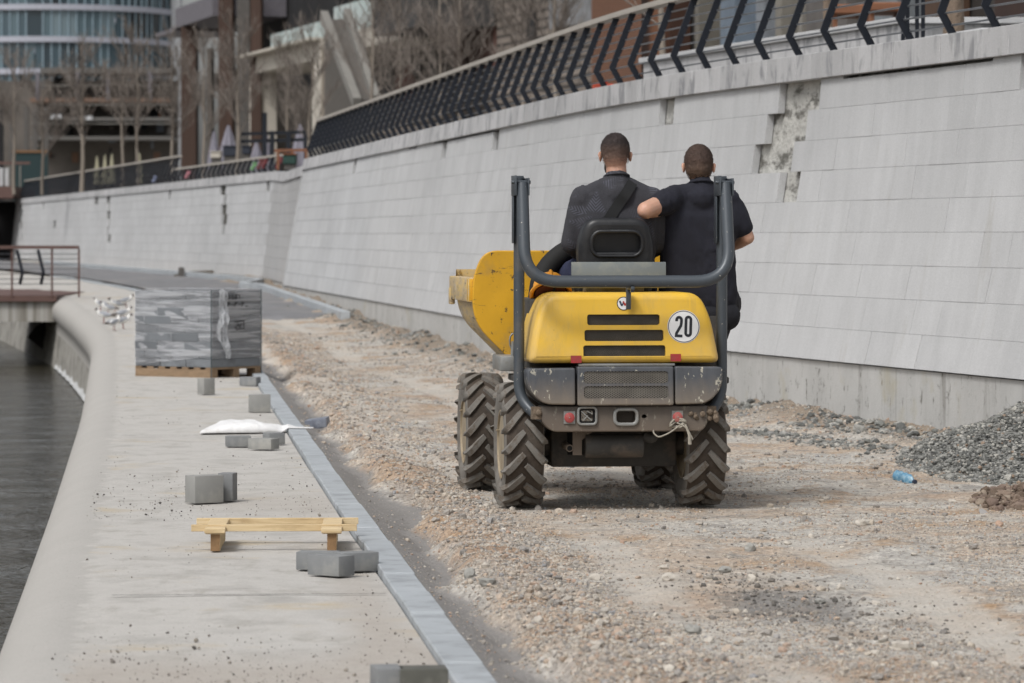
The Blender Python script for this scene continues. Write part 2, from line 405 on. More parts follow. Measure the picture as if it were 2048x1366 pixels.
tag(link('gravel_road', me, M_ground), kind='structure')
# ---------------------------------------------------------------- concrete walkway with its rolled edge
ys = np.concatenate([np.arange(3, 40, .1), np.arange(40, 205, .5)])
prof = [(0, 0, None)]; rows = []
fr = np.concatenate([np.linspace(0, 1, 26)])
nose = [(math.cos(a), math.sin(a)) for a in np.linspace(math.pi/2, 0, 9)[1:]]
for Y in ys:
    k0 = float(KX(Y))-.158; e0 = float(EX(Y)); zg = float(ZG(Y)); r = .27; fl = e0+r*1.25; row = []
    for f in fr:
        x = k0*(1-f)+fl*f
        row.append((x, Y, zg+.004*math.sin(x*3+Y)+.006*vnoise(x*1.2, Y*.8, 21)))
    for c_, s_ in nose: row.append((e0+r*1.25*(1-c_), Y, zg-r+r*s_))
    row += [(e0, Y, zg-.42), (e0+.1, Y, zg-.5), (e0+.1, Y, zg-.75), (e0-.06, Y, -1.9)]
    rows.append(row)
P = np.array(rows); P[:, -2, 2] = P[:, -2, 2]
me = grid_mesh('walkway', P)
X_, Y_ = P[..., 0], P[..., 1]; ed = np.clip((X_-EX(Y_)-.18)/.42, 0, 1)
set_attr(me, 'edge', ed.ravel())
yj = 17.55; set_attr(me, 'joint', np.zeros(P.shape[0]*P.shape[1]))
du = np.clip((15.6-Y_)/1.2, 0, 1)*.95+.9*np.exp(-((X_-KX(Y_)+.3)/.16)**2)*np.clip((24-Y_)/8, 0, 1)+.55*np.exp(-((Y_-23.6)/1.2)**2)*np.clip((X_-EX(Y_)-.7)/.5, 0, 1)
set_attr(me, 'dusty', np.clip(du, 0, 1).ravel())
mb = MB()
o = link('walkway', me, [M_slab, M_stone_bank]); tag(o, kind='structure')
nf = P.shape[1]-1; mi = np.zeros(len(me.polygons), np.int32); mi[np.arange(len(mi)) % nf >= nf-1] = 1; me.polygons.foreach_set('material_index', mi)
# expansion joints of the slab: thin dark strips of sealant
M_seal = mat('joint_sealant', hexc('45423e'), .9)
for q, (yj, f0, f1) in enumerate([(17.55, .02, .86), (31.5, .05, .9)]):
    mb = MB(); n = 30
    pts = []
    for i in range(n+1):
        f = f0+(f1-f0)*i/n; x = (float(KX(yj))-.158)*(1-f)+float(EX(yj)+.3)*f; y = yj-.10*f+.02*math.sin(i*.7)*.3
        pts.append((x, y))
    for (xa, ya), (xb, yb) in zip(pts, pts[1:]):
        z = .0125; wv = .006+.004*random.random()
        mb.add([(xa, ya-wv, z), (xb, yb-wv, z), (xb, yb+wv, z), (xa, ya+wv, z)], [(0, 1, 2, 3)])
    tag(mb.build('slab_joint', M_seal, smooth=None), kind='structure')
# ---------------------------------------------------------------- kerb stones, asphalt, far kerb
mb = MB(); y = 4.0
while y < 112:
    L = .955 if y < 60 else 1.9
    a, b = y+.004, y+L-.004; dx = random.uniform(-.004, .004); dz = random.uniform(-.004, .004)
    xa, xb = float(KX(a))+dx, float(KX(b))+dx; za, zb = float(ZG(a))+.036+dz, float(ZG(b))+.036+dz
    mb.hexa([(xa-.15, a, za-.2), (xa, a, za-.2), (xb, b, zb-.2), (xb-.15, b, zb-.2)], [(xa-.15, a, za), (xa, a, za), (xb, b, zb), (xb-.15, b, zb)])
    y += L
tag(mb.build('kerb', M_kerb, bevel=.006, segs=1), kind='structure')
ys = np.concatenate([np.arange(65, 90, .35), np.arange(90, 205, 2.0)]); tt = np.linspace(0, 1, 40)
FK = lambda Y: np.where(Y < 86, WB(np.minimum(Y, 86))-.42-.012*(86-np.minimum(Y, 86))*0, np.minimum(FB(np.maximum(Y, 86)), -5.3)-.9)
Yg = ys[:, None]+0*tt[None]; Xg = (KX(ys)+.02)[:, None]*(1-tt)+FK(ys)[:, None]*tt
up = np.clip((Yg-66-1.1*vnoise(Xg*1.1, Yg*0, 12))/1.4, 0, 1)
Zg = ZG(Yg)-.12+up*.19+.012*vnoise(Xg*1.5, Yg*.8, 13)
tag(link('asphalt_road', grid_mesh('asphalt_road', np.stack([Xg, Yg, Zg], -1)), M_asphalt), kind='structure')
mb = MB(); y = 64.6
while y < 150:
    a, b = y+.01, y+1.6; xa, xb = float(FK(np.array(a))), float(FK(np.array(b)))
    if abs(xa-xb) > 1.5: xb = xa-.25
    za, zb = float(ZG(a))+.2, float(ZG(b))+.2
    mb.hexa([(xa, a, za-.4), (xa+.16, a, za-.4), (xb+.16, b, zb-.4), (xb, b, zb-.4)], [(xa, a, za), (xa+.16, a, za), (xb+.16, b, zb), (xb, b, zb)])
    y += 1.61
tag(mb.build('far_kerb', M_kerb, bevel=.01, segs=1), kind='structure')

# ================================================================ retaining walls
def make_wall(label, base, top, Y0, Y1, anchor, holes, sunk, drop=0.0, bl=.585, group='stone faced retaining walls'):
    root = thing('retaining_wall', label, 'wall', (float(base(Y0)), Y0, 0), 0)
    def S(Y, z, off=0.0):
        Zs = z-drop*min(max((99.5-Y)/6, 0), 1)*max(z-ZP, 0)/(ZT-ZP)
        t = (z-ZP)/(ZT-ZP); e = .05
        B0, T0 = float(base(Y)), float(top(Y)); q = min(max((Y-42)/30, 0), 1); t = (1-q)*(1-max(1-t, 0)**1.6)+q*t if t > 0 else t; x = B0*(1-t)+T0*t
        dx = float(base(Y+e)-base(Y-e))/(2*e); nx, ny = 1/math.hypot(1, dx), -dx/math.hypot(1, dx)
        return Vector((x+nx*off, Y+ny*off, Zs))
    rows = 9; hh = (ZC-ZP)/rows; blk = MB()
    for r in range(rows):
        zt, zb = ZC-r*hh, ZC-(r+1)*hh
        ph = anchor+(r % 2)*bl/2
        i0 = math.floor((Y0-ph)/bl); i1 = math.ceil((Y1-ph)/bl)
        for i in range(i0, i1):
            a, b = max(ph+i*bl, Y0), min(ph+(i+1)*bl, Y1)
            if b-a < .03: continue
            mid = (a+b)/2
            if any(hr == r and ha <= mid <= hb for hr, ha, hb in holes): continue
            zt2 = zt-.028 if r == 0 and any(p <= mid <= q for p, q in sunk) else zt
            g, gv = (.0011, .0007) if Y1 < 90 and mid < 60 else (.0022, .0009); o_ = random.uniform(-.0025, .0025)
            P0, P1, P2, P3 = S(a+gv, zb+g, o_), S(b-gv, zb+g, o_), S(b-gv, zt2-g, o_), S(a+gv, zt2-g, o_)
            Q0, Q1, Q2, Q3 = S(a+gv, zb+g, .07), S(b-gv, zb+g, .07), S(b-gv, zt2-g, .07), S(a+gv, zt2-g, .07)
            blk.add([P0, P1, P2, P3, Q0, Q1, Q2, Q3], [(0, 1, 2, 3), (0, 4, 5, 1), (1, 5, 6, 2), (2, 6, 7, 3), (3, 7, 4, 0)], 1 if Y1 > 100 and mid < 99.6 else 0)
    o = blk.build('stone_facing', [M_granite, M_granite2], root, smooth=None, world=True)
    core = MB(); n = max(8, int((Y1-Y0)/.5)); Ys = [Y0+(Y1-Y0)*i/n for i in range(n+1)]
    zz_ = [ZP-.1+(ZC+.16-ZP)*f/10 for f in range(11)]
    for a, b, z0, z1 in [(a, b, p, q) for a, b in zip(Ys, Ys[1:]) for p, q in zip(zz_, zz_[1:])]:
        core.add([S(a, z0, .078), S(b, z0, .078), S(b, z1, .078), S(a, z1, .078)], [(0, 1, 2, 3)], 1 if a > 43 else 0)
    core.build('mortar_core', [M_mortar, M_mortar2], root, smooth=None, world=True)
    pl = MB()
    for a, b in zip(Ys, Ys[1:]):
        A, B = S(a, ZP-.012, .03), S(b, ZP-.012, .03); A2, B2 = S(a, ZP-.012, .2), S(b, ZP-.012, .2)
        lo = Vector((0, 0, -1.6)); sl = Vector((-.02, 0, 0))
        pl.add([A+lo+sl, B+lo+sl, B, A, A2, B2], [(0, 1, 2, 3), (3, 2, 5, 4)])
    pl.build('plinth', M_plinth, root, smooth=40, world=True)
    cp = MB(); y = Y0
    while y < Y1-.05:
        L = random.choice((.3, .42, .55, .62)); a, b = y+.003, min(y+L, Y1)-.003; o_ = random.uniform(-.004, .004)-.045
        cp.hexa([S(a, ZC, o_), S(a, ZC, .45), S(b, ZC, .45), S(b, ZC, o_)], [S(a, ZT, o_), S(a, ZT, .45), S(b, ZT, .45), S(b, ZT, o_)])
        y += L
    cp.build('coping', M_coping, root, smooth=None, world=True, bevel=.004, segs=1)
    return root, S
def Yof(px, z, base, top):                      # where on a wall a sight line lands (design aid)
    t = (z-ZP)/(ZT-ZP); ys = np.linspace(14, 180, 8000); q = np.clip((ys-42)/30, 0, 1); t = (1-q)*(1-(1-t)**1.6)+q*t; x = base(ys)*(1-t)+top(ys)*t
    return float(ys[np.argmin(np.abs(CX+F*x/ys-px))])
h_ = (ZC-ZP)/9; zr = lambda r: ZC-(r+.5)*h_
yA = lambda px, r: Yof(px, zr(r), WB, WT)
anc = yA(1557, 0)
bl = .585
holes = [(0, anc-2*bl, anc), (1, anc-1.5*bl, anc+.5*bl), (2, anc-bl, anc+bl), (3, anc-1.5*bl, anc-.5*bl)]
for r, px in ((0, 1326), (0, 890), (0, 991), (0, 707)):
    q = yA(px, r); holes.append((r, q-.29, q+.29))
holes.append((0, yA(2017, 0)-1.75, yA(2017, 0)-.05))
sunk = [(yA(2010, 0), yA(1677, 0)), (yA(990, 0), yA(868, 0)), (yA(835, 0), yA(815, 0))]
near_wall, SN = make_wall('long pale granite wall beside the yellow dumper with stepped gaps of missing blocks', WB, WT, 10.0, 83.4, anc, holes, sunk)
fh = []
def fhole(px, r0, r1):
    for r in range(r0, r1+1):
        q = Yof(px+(1 if r % 2 else -1), zr(r), FB, FT); fh.append((r, q-.45, q+.45))
fhole(217, 0, 5); fhole(447, 0, 4); fhole(42, 0, 5); fhole(340, 0, 0); fhole(535, 0, 0); fhole(194, 0, 0); fhole(107, 3, 3); fhole(88, 0, 0)
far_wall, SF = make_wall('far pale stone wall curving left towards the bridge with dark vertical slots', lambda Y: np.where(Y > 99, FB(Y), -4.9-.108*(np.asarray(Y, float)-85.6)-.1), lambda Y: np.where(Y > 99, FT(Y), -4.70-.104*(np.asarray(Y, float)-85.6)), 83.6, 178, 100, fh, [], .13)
# end face of the near wall (its battered corner)
mb = MB(); c0, c1 = SN(83.4, -.4, -.0), SN(83.4, ZT, -.03); d0, d1 = c0+Vector((2, .3, 0)), c1+Vector((2, .3, 0))
mb.hexa([c0, d0, d0+Vector((0, .12, 0)), c0+Vector((0, .12, 0))], [c1, d1, d1+Vector((0, .12, 0)), c1+Vector((0, .12, 0))])
mb.build('end_face', M_granite, near_wall, world=True, smooth=None)
# upper promenade behind the coping
mb = MB()
Ys = [8]+[10+i*2 for i in range(37)]+[83.4]
pts = [tuple(SN(max(y, 10), ZT-.06, .44)) for y in Ys]+[tuple(SF(y, ZT-.06, .44)) for y in (84.2, 99, 120, 150, 178)]
for a, b in zip(pts, pts[1:]):
    mb.add([a, (400, a[1], ZT-.06), (400, b[1]+.0, ZT-.06), b], [(0, 1, 2, 3)])
a = pts[-1]; mb.add([a, (400, a[1], a[2]), (400, 900, a[2]), (a[0], 900, a[2])], [(0, 1, 2, 3)])
mb.add([a, (a[0], 900, a[2]), (-600, 900, a[2]), (-600, a[1]+60, a[2]), (a[0]-10, a[1]+20, a[2])], [(0, 1, 2, 3, 4)])
mb.add([(-600, a[1]+60, a[2]), (a[0]-10, a[1]+20, a[2]), (a[0]-10, a[1]+20, -2.2), (-600, a[1]+60, -2.2)], [(0, 1, 2, 3)])
tag(mb.build('promenade', M_terrace, smooth=None), kind='structure')
# ================================================================ railings: bent flat posts, thin rods, wooden handrail
def railing(label, S, Y0, Y1, step, hts, inset=.14, cap=.05, post_parts=True, z0=ZT):
    root = thing('railing', label, 'railing', tuple(S(Y0, z0, inset)), 0)
    knee, topp = hts
    def Q(Y, f, w=0.0):                          # point on the post profile, f = 0 foot, 1 knee, 2 top
        a, b = ((0, 0), knee) if f <= 1 else (knee, topp)
        t = f if f <= 1 else f-1; n_ = a[0]*(1-t)+b[0]*t; z = a[1]*(1-t)+b[1]*t
        p = S(Y, z0, inset+n_+w); p.z += z; return p
    n = max(1, round((Y1-Y0)/step)); ps = [Y0+(Y1-Y0)*i/n for i in range(n+1)]
    allp = MB()
    for Y in ps:
        b = MB() if post_parts else allp
        dv = (S(Y+.05, z0)-S(Y-.05, z0)); dv.z = 0; dv.normalize(); dv *= .008
        hw = .037
        for f0, f1 in ((0, 1), (1, 2)):
            a, c_ = Q(Y, f0, -hw), Q(Y, f0, hw); e_, g = Q(Y, f1, -hw), Q(Y, f1, hw)
            b.hexa([a-dv, c_-dv, c_+dv, a+dv], [e_-dv, g-dv, g+dv, e_+dv])
        if post_parts: b.build('post', M_steel_dark, root, smooth=None, world=True)
    if not post_parts: allp.build('posts', M_steel_dark, root, smooth=None, world=True)['kind'] = 'stuff'
    Ys = [Y0+(Y1-Y0)*i/max(6, n) for i in range(max(6, n)+1)]
    for f in (.45, .95, 1.17, 1.33, 1.49, 1.65, 1.81):
        MB().tube([Q(Y, f, .03) for Y in Ys], .009, 5).build('rod', M_steel_rod, root, smooth=60, world=True)
    hr = MB()
    for a, b in zip(Ys, Ys[1:]):
        p, q = Q(a, 2), Q(b, 2); hr.beam(p-(q-p)*.01, q, .15, .055)
    hr.build('handrail', M_handrail, root, smooth=None, world=True)
    return root
railing('long dark railing of bent posts on the coping above the dumper', SN, 21.2, 83.1, .97, ((-.11, .2), (.13, .83)), post_parts=True)
yq = lambda px: Yof(px, ZT, FB, FT)
railing('lower stub of dark railing beyond the end of the long railing', SF, yq(556), yq(336), 1.0, ((-.07, .12), (.06, .42)), post_parts=True)
railing('distant full height dark railing running left towards the bridge', SF, yq(342), yq(40), 1.0, ((-.11, .2), (.13, .83)), post_parts=True)
# ================================================================ the site dumper (local frame: x right, y forward, z up, origin under the rear axle)
RZ = rad(6.2)
DUMP = Vector((.620, 23.4, 0))
DM = Matrix.Translation(DUMP) @ Matrix.Rotation(RZ, 4, 'Z')
m = NT('yellow_paint'); v = m.coord()
c = m.mix(1, hexc('e2b63c'), m.ramp(m.noise(2.5, 5, .6, v), [(.3, .93), (.7, 1.05)]), 'MULTIPLY')
c = m.mix(m.math('MULTIPLY', m.rng(m.noise(3.2, 8, .7, m.coord((1, 1, .7))), .47, .66), .42), c, hexc('c2a874'))
c = m.mix(m.math('MULTIPLY', m.rng(m.noise(4, 7, .72, m.coord((3, 3, .35)), .5), .52, .68), .3), c, hexc('a88f5c'))
c = m.mix(m.rng(m.noise(30, 5, .75, m.coord((1, 1, .5))), .68, .72), c, hexc('7d6a44'))
sx = m.n('SeparateXYZ'); m.l(v, sx.inputs[0])
sd = m.math('ADD', m.math('ABSOLUTE', sx.outputs[0]), m.math('MULTIPLY', m.math('SUBTRACT', m.noise(6, 6, .7, v), .5), .12))
c = m.mix(m.math('MULTIPLY', m.rng(sd, .5, .6), .55), c, hexc('b7a07a'))
lo = m.math('ADD', sx.outputs[2], m.math('MULTIPLY', m.math('SUBTRACT', m.noise(7, 6, .7, m.coord((1, 1, .4))), .5), .25))
c = m.mix(m.math('MULTIPLY', m.rng(lo, 1.02, .86), .28), c, hexc('9c8458'))
M_yellow = m.out(c, .42, 0, m.bump(m.noise(9, 3, .5, v), .05, .01))
m = NT('worn_skip_paint'); v = m.coord()
c = m.mix(1, hexc('d6a221'), m.ramp(m.noise(3, 5, .6, v), [(.3, .85), (.7, 1.06)]), 'MULTIPLY')
c = m.mix(m.math('MULTIPLY', m.rng(m.noise(2.6, 8, .7, v), .5, .66), .55), c, hexc('8f7a55'))
c = m.mix(m.rng(m.noise(16, 6, .75, m.coord((1, 1, .8))), .61, .65), c, hexc('4a3a2a'))
c = m.mix(m.math('MULTIPLY', m.rng(m.noise(11, 8, .7, m.coord((.6, .6, 2.0)), .6), .62, .66), .8), c, hexc('5b4632'))
M_skip = m.out(c, .55, 0, m.bump(m.noise(12, 5, .6, v), .2, .01))
m = NT('scraped_skip_side'); v = m.coord((1, .6, 1))
c = m.ramp(m.noise(7, 8, .75, m.coord((1, .5, 2.2))), [(.3, hexc('8d7d61')), (.46, hexc('b8a484')), (.58, hexc('cbb075')), (.7, hexc('c9a14e'))])
c = m.mix(m.rng(m.noise(14, 7, .7, m.coord((1, .35, 1.5))), .58, .66), c, hexc('544a40'))
c = m.mix(m.rng(m.noise(4, 5, .7, v), .6, .66), c, hexc('bdbab0'))
M_skipside = m.out(c, .7, 0, m.bump(m.noise(20, 6, .7), .3, .01))
M_slate = mat('slate_paint', hexc('474d53'), .38, .15, vary=.1, vs=3, dirt=hexc('6e6860'), da=.55, ds=2.5, dr=(.54, .7), bump=.08, bs=25, spots=hexc('a9a59d'), sps=55, spr=(.70, .73))
def dusty_dark(name, col, dust, z0, z1, rough=.55, metal=0.0, scr=.9):
    m = NT(name); v = m.coord(); sx = m.n('SeparateXYZ'); m.l(v, sx.inputs[0])
    c = m.mix(1, col, m.ramp(m.noise(5, 6, .65, m.coord((2, 2, .35))), [(.3, .75), (.7, 1.3)]), 'MULTIPLY')
    q = m.math('ADD', sx.outputs[2], m.math('MULTIPLY', m.math('SUBTRACT', m.noise(8, 7, .7, m.coord((1.6, 1.6, .6))), .5), .16))
    c = m.mix(m.math('MULTIPLY', m.rng(q, z1, z0), .85), c, dust)
    c = m.mix(m.math('MULTIPLY', m.rng(m.noise(26, 4, .7, m.coord((1, 1, .55))), .60, .645), scr), c, hexc('b5b1a2'))
    return m.out(c, rough, metal, m.bump(m.noise(40, 5, .6, v), .15, .005))
M_bumper = dusty_dark('dusty_bumper', hexc('4a4d52'), hexc('7d7265'), .64, .80)
M_beam = dusty_dark('muddy_beam', hexc('4b4a49'), hexc('6e6154'), .46, .72, .7, 0, .25)
M_chassis = mat('oily_chassis', hexc('3a3835'), .7, vary=.3, vs=6, dirt=hexc('5c5248'), da=.7, ds=5, bump=.3, bs=40)
M_black = mat('black_vinyl', hexc('1d1e21'), .42, vary=.15, vs=5, dirt=hexc('3f3f40'), da=.4, ds=4, bump=.1, bs=160, bd=.002)
M_rubberblack = mat('matt_black', hexc('161616'), .8, bump=.1)
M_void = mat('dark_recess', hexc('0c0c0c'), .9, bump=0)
M_mesh = mat('grille_mesh', hexc('77736c'), .5, .5, vary=.25, vs=9, bump=0)
M_meshdark = mat('fine_grille', hexc('4d4a45'), .55, .4, vary=.25, vs=9, bump=0)
M_zinc = mat('dusty_zinc', hexc('8e8f8d'), .5, .3, vary=.15, vs=5, dirt=hexc('7c7263'), da=.5, ds=8, bump=.1)
M_plate = mat('grey_panel', hexc('777e80'), .6, .1, vary=.12, vs=3, dirt=hexc('8d8f86'), da=.6, ds=6, bump=.05)
M_white = mat('white_enamel', hexc('e6e6e6'), .4, vary=.03, bump=0)
M_ink = mat('black_print', hexc('191a22'), .45, bump=0, vary=.03)
M_inkred = mat('red_print', hexc('b23a30'), .45, bump=0, vary=.03)
M_inkblue = mat('dark_blue_print', hexc('2b3448'), .45, bump=0, vary=.03)
M_redtape = mat('red_reflector_tape', hexc('9b2a2a'), .35, vary=.2, vs=30, dirt=hexc('7a3a34'), da=.6, ds=20, bump=0)
M_redlens = mat('dusty_red_lens', hexc('a04443'), .4, vary=.12, vs=20, dirt=hexc('a57a70'), da=.6, ds=14, bump=.1)
M_chrome = mat('lamp_reflector', hexc('8f8a82'), .25, .8, vary=.4, vs=18, dirt=hexc('2a2622'), da=.9, ds=22, dr=(.5, .54), bump=.4, bs=40)
m = NT('tyre_rubber'); v = m.coord()
c = m.ramp(m.noise(9, 7, .7, v), [(.3, hexc('37312b')), (.5, hexc('473e36')), (.7, hexc('524c45'))])
M_tyre = m.out(c, .92, 0, m.bump(m.noise(40, 6, .7, v), .4, .01))
m = NT('dusty_tyre_lug'); c = m.ramp(m.noise(14, 7, .75), [(.3, hexc('625e58')), (.48, hexc('75726d')), (.58, hexc('675f56')), (.7, hexc('453e36'))])
M_lug = m.out(c, .9, 0, m.bump(m.noise(60, 6, .7), .4, .006))
M_side = mat('dusty_sidewall', hexc('75716b'), .9, vary=.18, vs=7, dirt=hexc('5a544c'), da=.6, ds=9, bump=.3, bs=50)
M_rim = mat('dusty_rim', hexc('9a8d77'), .7, .1, vary=.15, vs=6, dirt=hexc('7a6b57'), da=.6, ds=7, bump=.15)
M_mud = mat('caked_mud', hexc('6f6254'), .95, vary=.3, vs=14, bump=.9, bs=30, bd=.02)
M_rope = mat('grey_rope', hexc('9d978b'), .9, vary=.2, vs=40, bump=.5, bs=300, bd=.002)
M_orange = mat('orange_plastic', hexc('e69a1c'), .45, vary=.08, dirt=hexc('a4783a'), da=.4, ds=14, bump=.05)
M_hatin = mat('hat_lining', hexc('5b2f20'), .8, bump=.2)

dumper = thing('site_dumper', 'yellow wheeled site dumper seen from behind with round 20 sign on its hood', 'dumper', DUMP, RZ)
def D(mb, name, mats, parent=dumper, smooth=35, bevel=0, segs=2): return mb.build(name, mats, parent, smooth, bevel, segs)
def inset(poly, q):
    n = len(poly); out = []
    for i in range(n):
        a, p, b = Vector(poly[i-1]), Vector(poly[i]), Vector(poly[(i+1) % n])
        d1 = (p-a).normalized(); d2 = (b-p).normalized(); n1 = Vector((-d1.y, d1.x)); n2 = Vector((-d2.y, d2.x))
        k = (n1+n2); k = k/max(k.length_squared/2, .2)
        out.append(p+k*q)
    return out
def fillet_prism(mb, poly, y0, y1, R, m=0, shear=lambda z: 0.0, segs=5, holes=(), depth=.06):
    """outline in (x,z) extruded from y0 (rear, rounded rim) to y1"""
    rings = []
    for k in range(segs+1):
        a = math.pi/2*k/segs; rings.append((inset(poly, R*(1-math.sin(a))), y0+R*(1-math.cos(a))))
    rings.append((poly, y1)); n = len(poly); vs = []; fs = []
    for pl, y in rings: vs += [(p[0], y+shear(p[1]), p[1]) for p in pl]
    for i in range(len(rings)-1):
        for k in range(n): fs.append((i*n+k, i*n+(k+1) % n, (i+1)*n+(k+1) % n, (i+1)*n+k))
    fs.append(tuple((len(rings)-1)*n+k for k in range(n)))
    if not holes: fs.append(tuple(range(n-1, -1, -1)))
    else:
        loops = [[Vector((v[0], v[2], 0)) for v in vs[:n]]]; idx = list(range(n))
        for h in holes:
            o = len(vs); k = len(h); loops.append([Vector((p[0], p[1], 0)) for p in reversed(h)])
            vs += [(p[0], y0+shear(p[1]), p[1]) for p in reversed(h)]; idx += list(range(o, o+k))
            vs += [(p[0], y0+shear(p[1])+depth, p[1]) for p in reversed(h)]
            fs += [(o+i, o+(i+1) % k, o+k+(i+1) % k, o+k+i) for i in range(k)]; fs.append(tuple(o+k+i for i in range(k)))
        fs += [tuple(idx[i] for i in t) for t in tessellate_polygon(loops)]
    return mb.add(vs, fs, m)
def capped(mb):
    me = mb.mesh(); me['capped'] = 1; return me
def lattice(mb, x0, x1, z0, z1, yf, sp, wd, slope=.55, th=.004, m=0):
    """expanded-metal mesh: two families of slanting strands clipped to the opening"""
    for sg in (1, -1):
        L = (z1-z0)/slope; k = x0-L
        while k < x1+L:
            pts = []
            a, b = (k, z0), (k+L, z1)
            if sg < 0: a, b = (k, z1), (k+L, z0)
            ta, tb = max(0, (x0-k)/L), min(1, (x1-k)/L)
            if tb > ta:
                p = (a[0]+L*ta, a[1]+(b[1]-a[1])*ta); q = (a[0]+L*tb, a[1]+(b[1]-a[1])*tb)
                mb.beam((p[0], yf(p[1]), p[1]), (q[0], yf(q[1]), q[1]), th, wd, m, up=(0, 0, 1))
            k += sp
# ---- hood
ys_h = lambda z: .15*(z-.885)
hood_poly = rpoly([(-.58, .885), (.58, .885), (.53, 1.16), (.46, 1.305), (-.46, 1.305), (-.53, 1.16)], [.045, .045, .12, .09, .09, .12], 5)
mb = MB()
slots = [(-.219, .219, 1.111, 1.175), (-.237, .24, 1.016, 1.083), (-.246, .25, .92, .991)]
L_ = Matrix(((1, 0, 0, 0), (0, 0, -1, 0), (0, 1, 0, 0), (0, 0, 0, 1))); fillet_prism(mb, hood_poly, -.475, .06, .042, 0, ys_h, 5, [rrect(*q, .014) for q in slots]); hm = capped(mb)
hood = link('hood', hm, M_yellow, dumper, 30)
for x0, x1, z0, z1 in slots:
    g = MB(); yf = lambda z: -.455+ys_h(z)+.006
    lattice(g, x0, x1, z0, z1, yf, .0125, .0035, .6, .002)
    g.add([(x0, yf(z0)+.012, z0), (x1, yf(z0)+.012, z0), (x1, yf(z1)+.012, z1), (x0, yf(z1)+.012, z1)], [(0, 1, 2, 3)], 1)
    g.build('grille', [M_meshdark, M_void], hood, smooth=None)
def surf(x, z, off=.002): return Vector((x, -.475+ys_h(z)-off, z))
def disc(mb, cx, cz, r0, r1, off, m=0, n=40, sq=1.0):
    vs = []; fs = []
    for k in range(n):
        a = 2*math.pi*k/n; ca, sa = math.cos(a), math.sin(a)
        if r0 > 0: vs.append(surf(cx+r0*ca, cz+r0*sa*sq, off))
        vs.append(surf(cx+r1*ca, cz+r1*sa*sq, off))
    if r0 > 0: fs = [(2*k, 2*k+1, (2*k+3) % (2*n), (2*k+2) % (2*n)) for k in range(n)]
    else: fs = [tuple(range(n))]
    mb.add(vs, fs, m)
def ribbon(pts, wd, closed=False):
    pts = [Vector(p) for p in pts]; n = len(pts); L = []; R = []
    for i, p in enumerate(pts):
        a = pts[i-1] if (i > 0 or closed) else p; b = pts[(i+1) % n] if (i < n-1 or closed) else p
        d1 = (p-a).normalized() if (p-a).length > 1e-9 else (b-p).normalized(); d2 = (b-p).normalized() if (b-p).length > 1e-9 else d1
        k = Vector((-d1.y-d2.y, d1.x+d2.x)); k = k/max(k.length_squared/2, .35)*wd/2
        L.append(p+k); R.append(p-k)
    return L, R
def glyph(mb, pts, wd, c, rot, off, m=0, closed=False):
    L, R = ribbon(pts, wd, closed); n = len(pts); ca, sa = math.cos(rot), math.sin(rot)
    T = lambda p: surf(c[0]+p.x*ca-p.y*sa, c[1]+p.x*sa+p.y*ca, off)
    vs = [T(p) for p in L]+[T(p) for p in R]
    fs = [(i, (i+1) % n, n+(i+1) % n, n+i) for i in range(n if closed else n-1)]
    mb.add(vs, fs, m)
g = MB(); sc_ = (.362, 1.102)
disc(g, *sc_, 0, .098, .0025, 0, 48); disc(g, *sc_, .0905, .0945, .004, 1, 48)
hgt, wdt, st = .128, .046, .0165
two = [(-wdt/2+st/2, hgt/2-.033)]+[(-(wdt-st)/2*math.cos(math.pi*k/8), hgt/2-.024+.0155*math.sin(math.pi*k/8)) for k in range(0, 9)]+[((wdt-st)/2, hgt/2-.038), ((wdt-st)/2-.003, .005), (-(wdt-st)/2+.001, -hgt/2+st+.006), (-(wdt-st)/2, -hgt/2+st/2), (wdt/2, -hgt/2+st/2)]
ww = (wdt-st)/2; hz_ = hgt/2-st/2-ww
zero = [(ww*math.cos(math.pi*k/8), hz_+ww*math.sin(math.pi*k/8)) for k in range(9)]+[(-ww*math.cos(math.pi*k/8), -hz_-ww*math.sin(math.pi*k/8)) for k in range(9)]
glyph(g, two, st, (sc_[0]-.029, sc_[1]), rad(-3), .004, 1); glyph(g, zero, st, (sc_[0]+.028, sc_[1]+.001), rad(-3), .004, 1, True)
o = D(g, 'speed_sign', [M_white, M_ink], hood, None); o['label'] = 'round white sign with black number 20'
g = MB(); bc = (.002, 1.24); disc(g, *bc, 0, .041, .0025, 1); disc(g, *bc, 0, .036, .004, 0)
glyph(g, [(-.024, .016), (-.011, -.014)], .0105, bc, 0, .0055, 2); glyph(g, [(-.011, -.014), (-.002, .004)], .0075, bc, 0, .0056, 2)
glyph(g, [(-.003, .013), (.009, -.012)], .0105, bc, 0, .0055, 3); glyph(g, [(.009, -.012), (.022, .014)], .0085, bc, 0, .0056, 3)
D(g, 'badge', [M_white, M_ink, M_inkblue, M_inkred], hood, None)
for x, z in ((-.29, .909), (.31, .917)):
    g = MB(); g.add([surf(x-.032, z-.022), surf(x+.032, z-.022), surf(x+.032, z+.022), surf(x-.032, z+.022)], [(0, 1, 2, 3)])
    D(g, 'reflector_sticker', M_redtape, hood, None)
g = MB(); g.box(.014, .036, -.66, -.44, 1.325, 1.345); g.box(.012, .04, -.475, -.45, 1.205, 1.345); g.box(.016, .034, -.64, -.6, 1.31, 1.36)
D(g, 'hood_latch', M_slate, hood, bevel=.003)
g = MB(); g.box(-.275, .305, -.47, -.3, .868, .882); D(g, 'hinge_strip', M_zinc, bevel=.002)
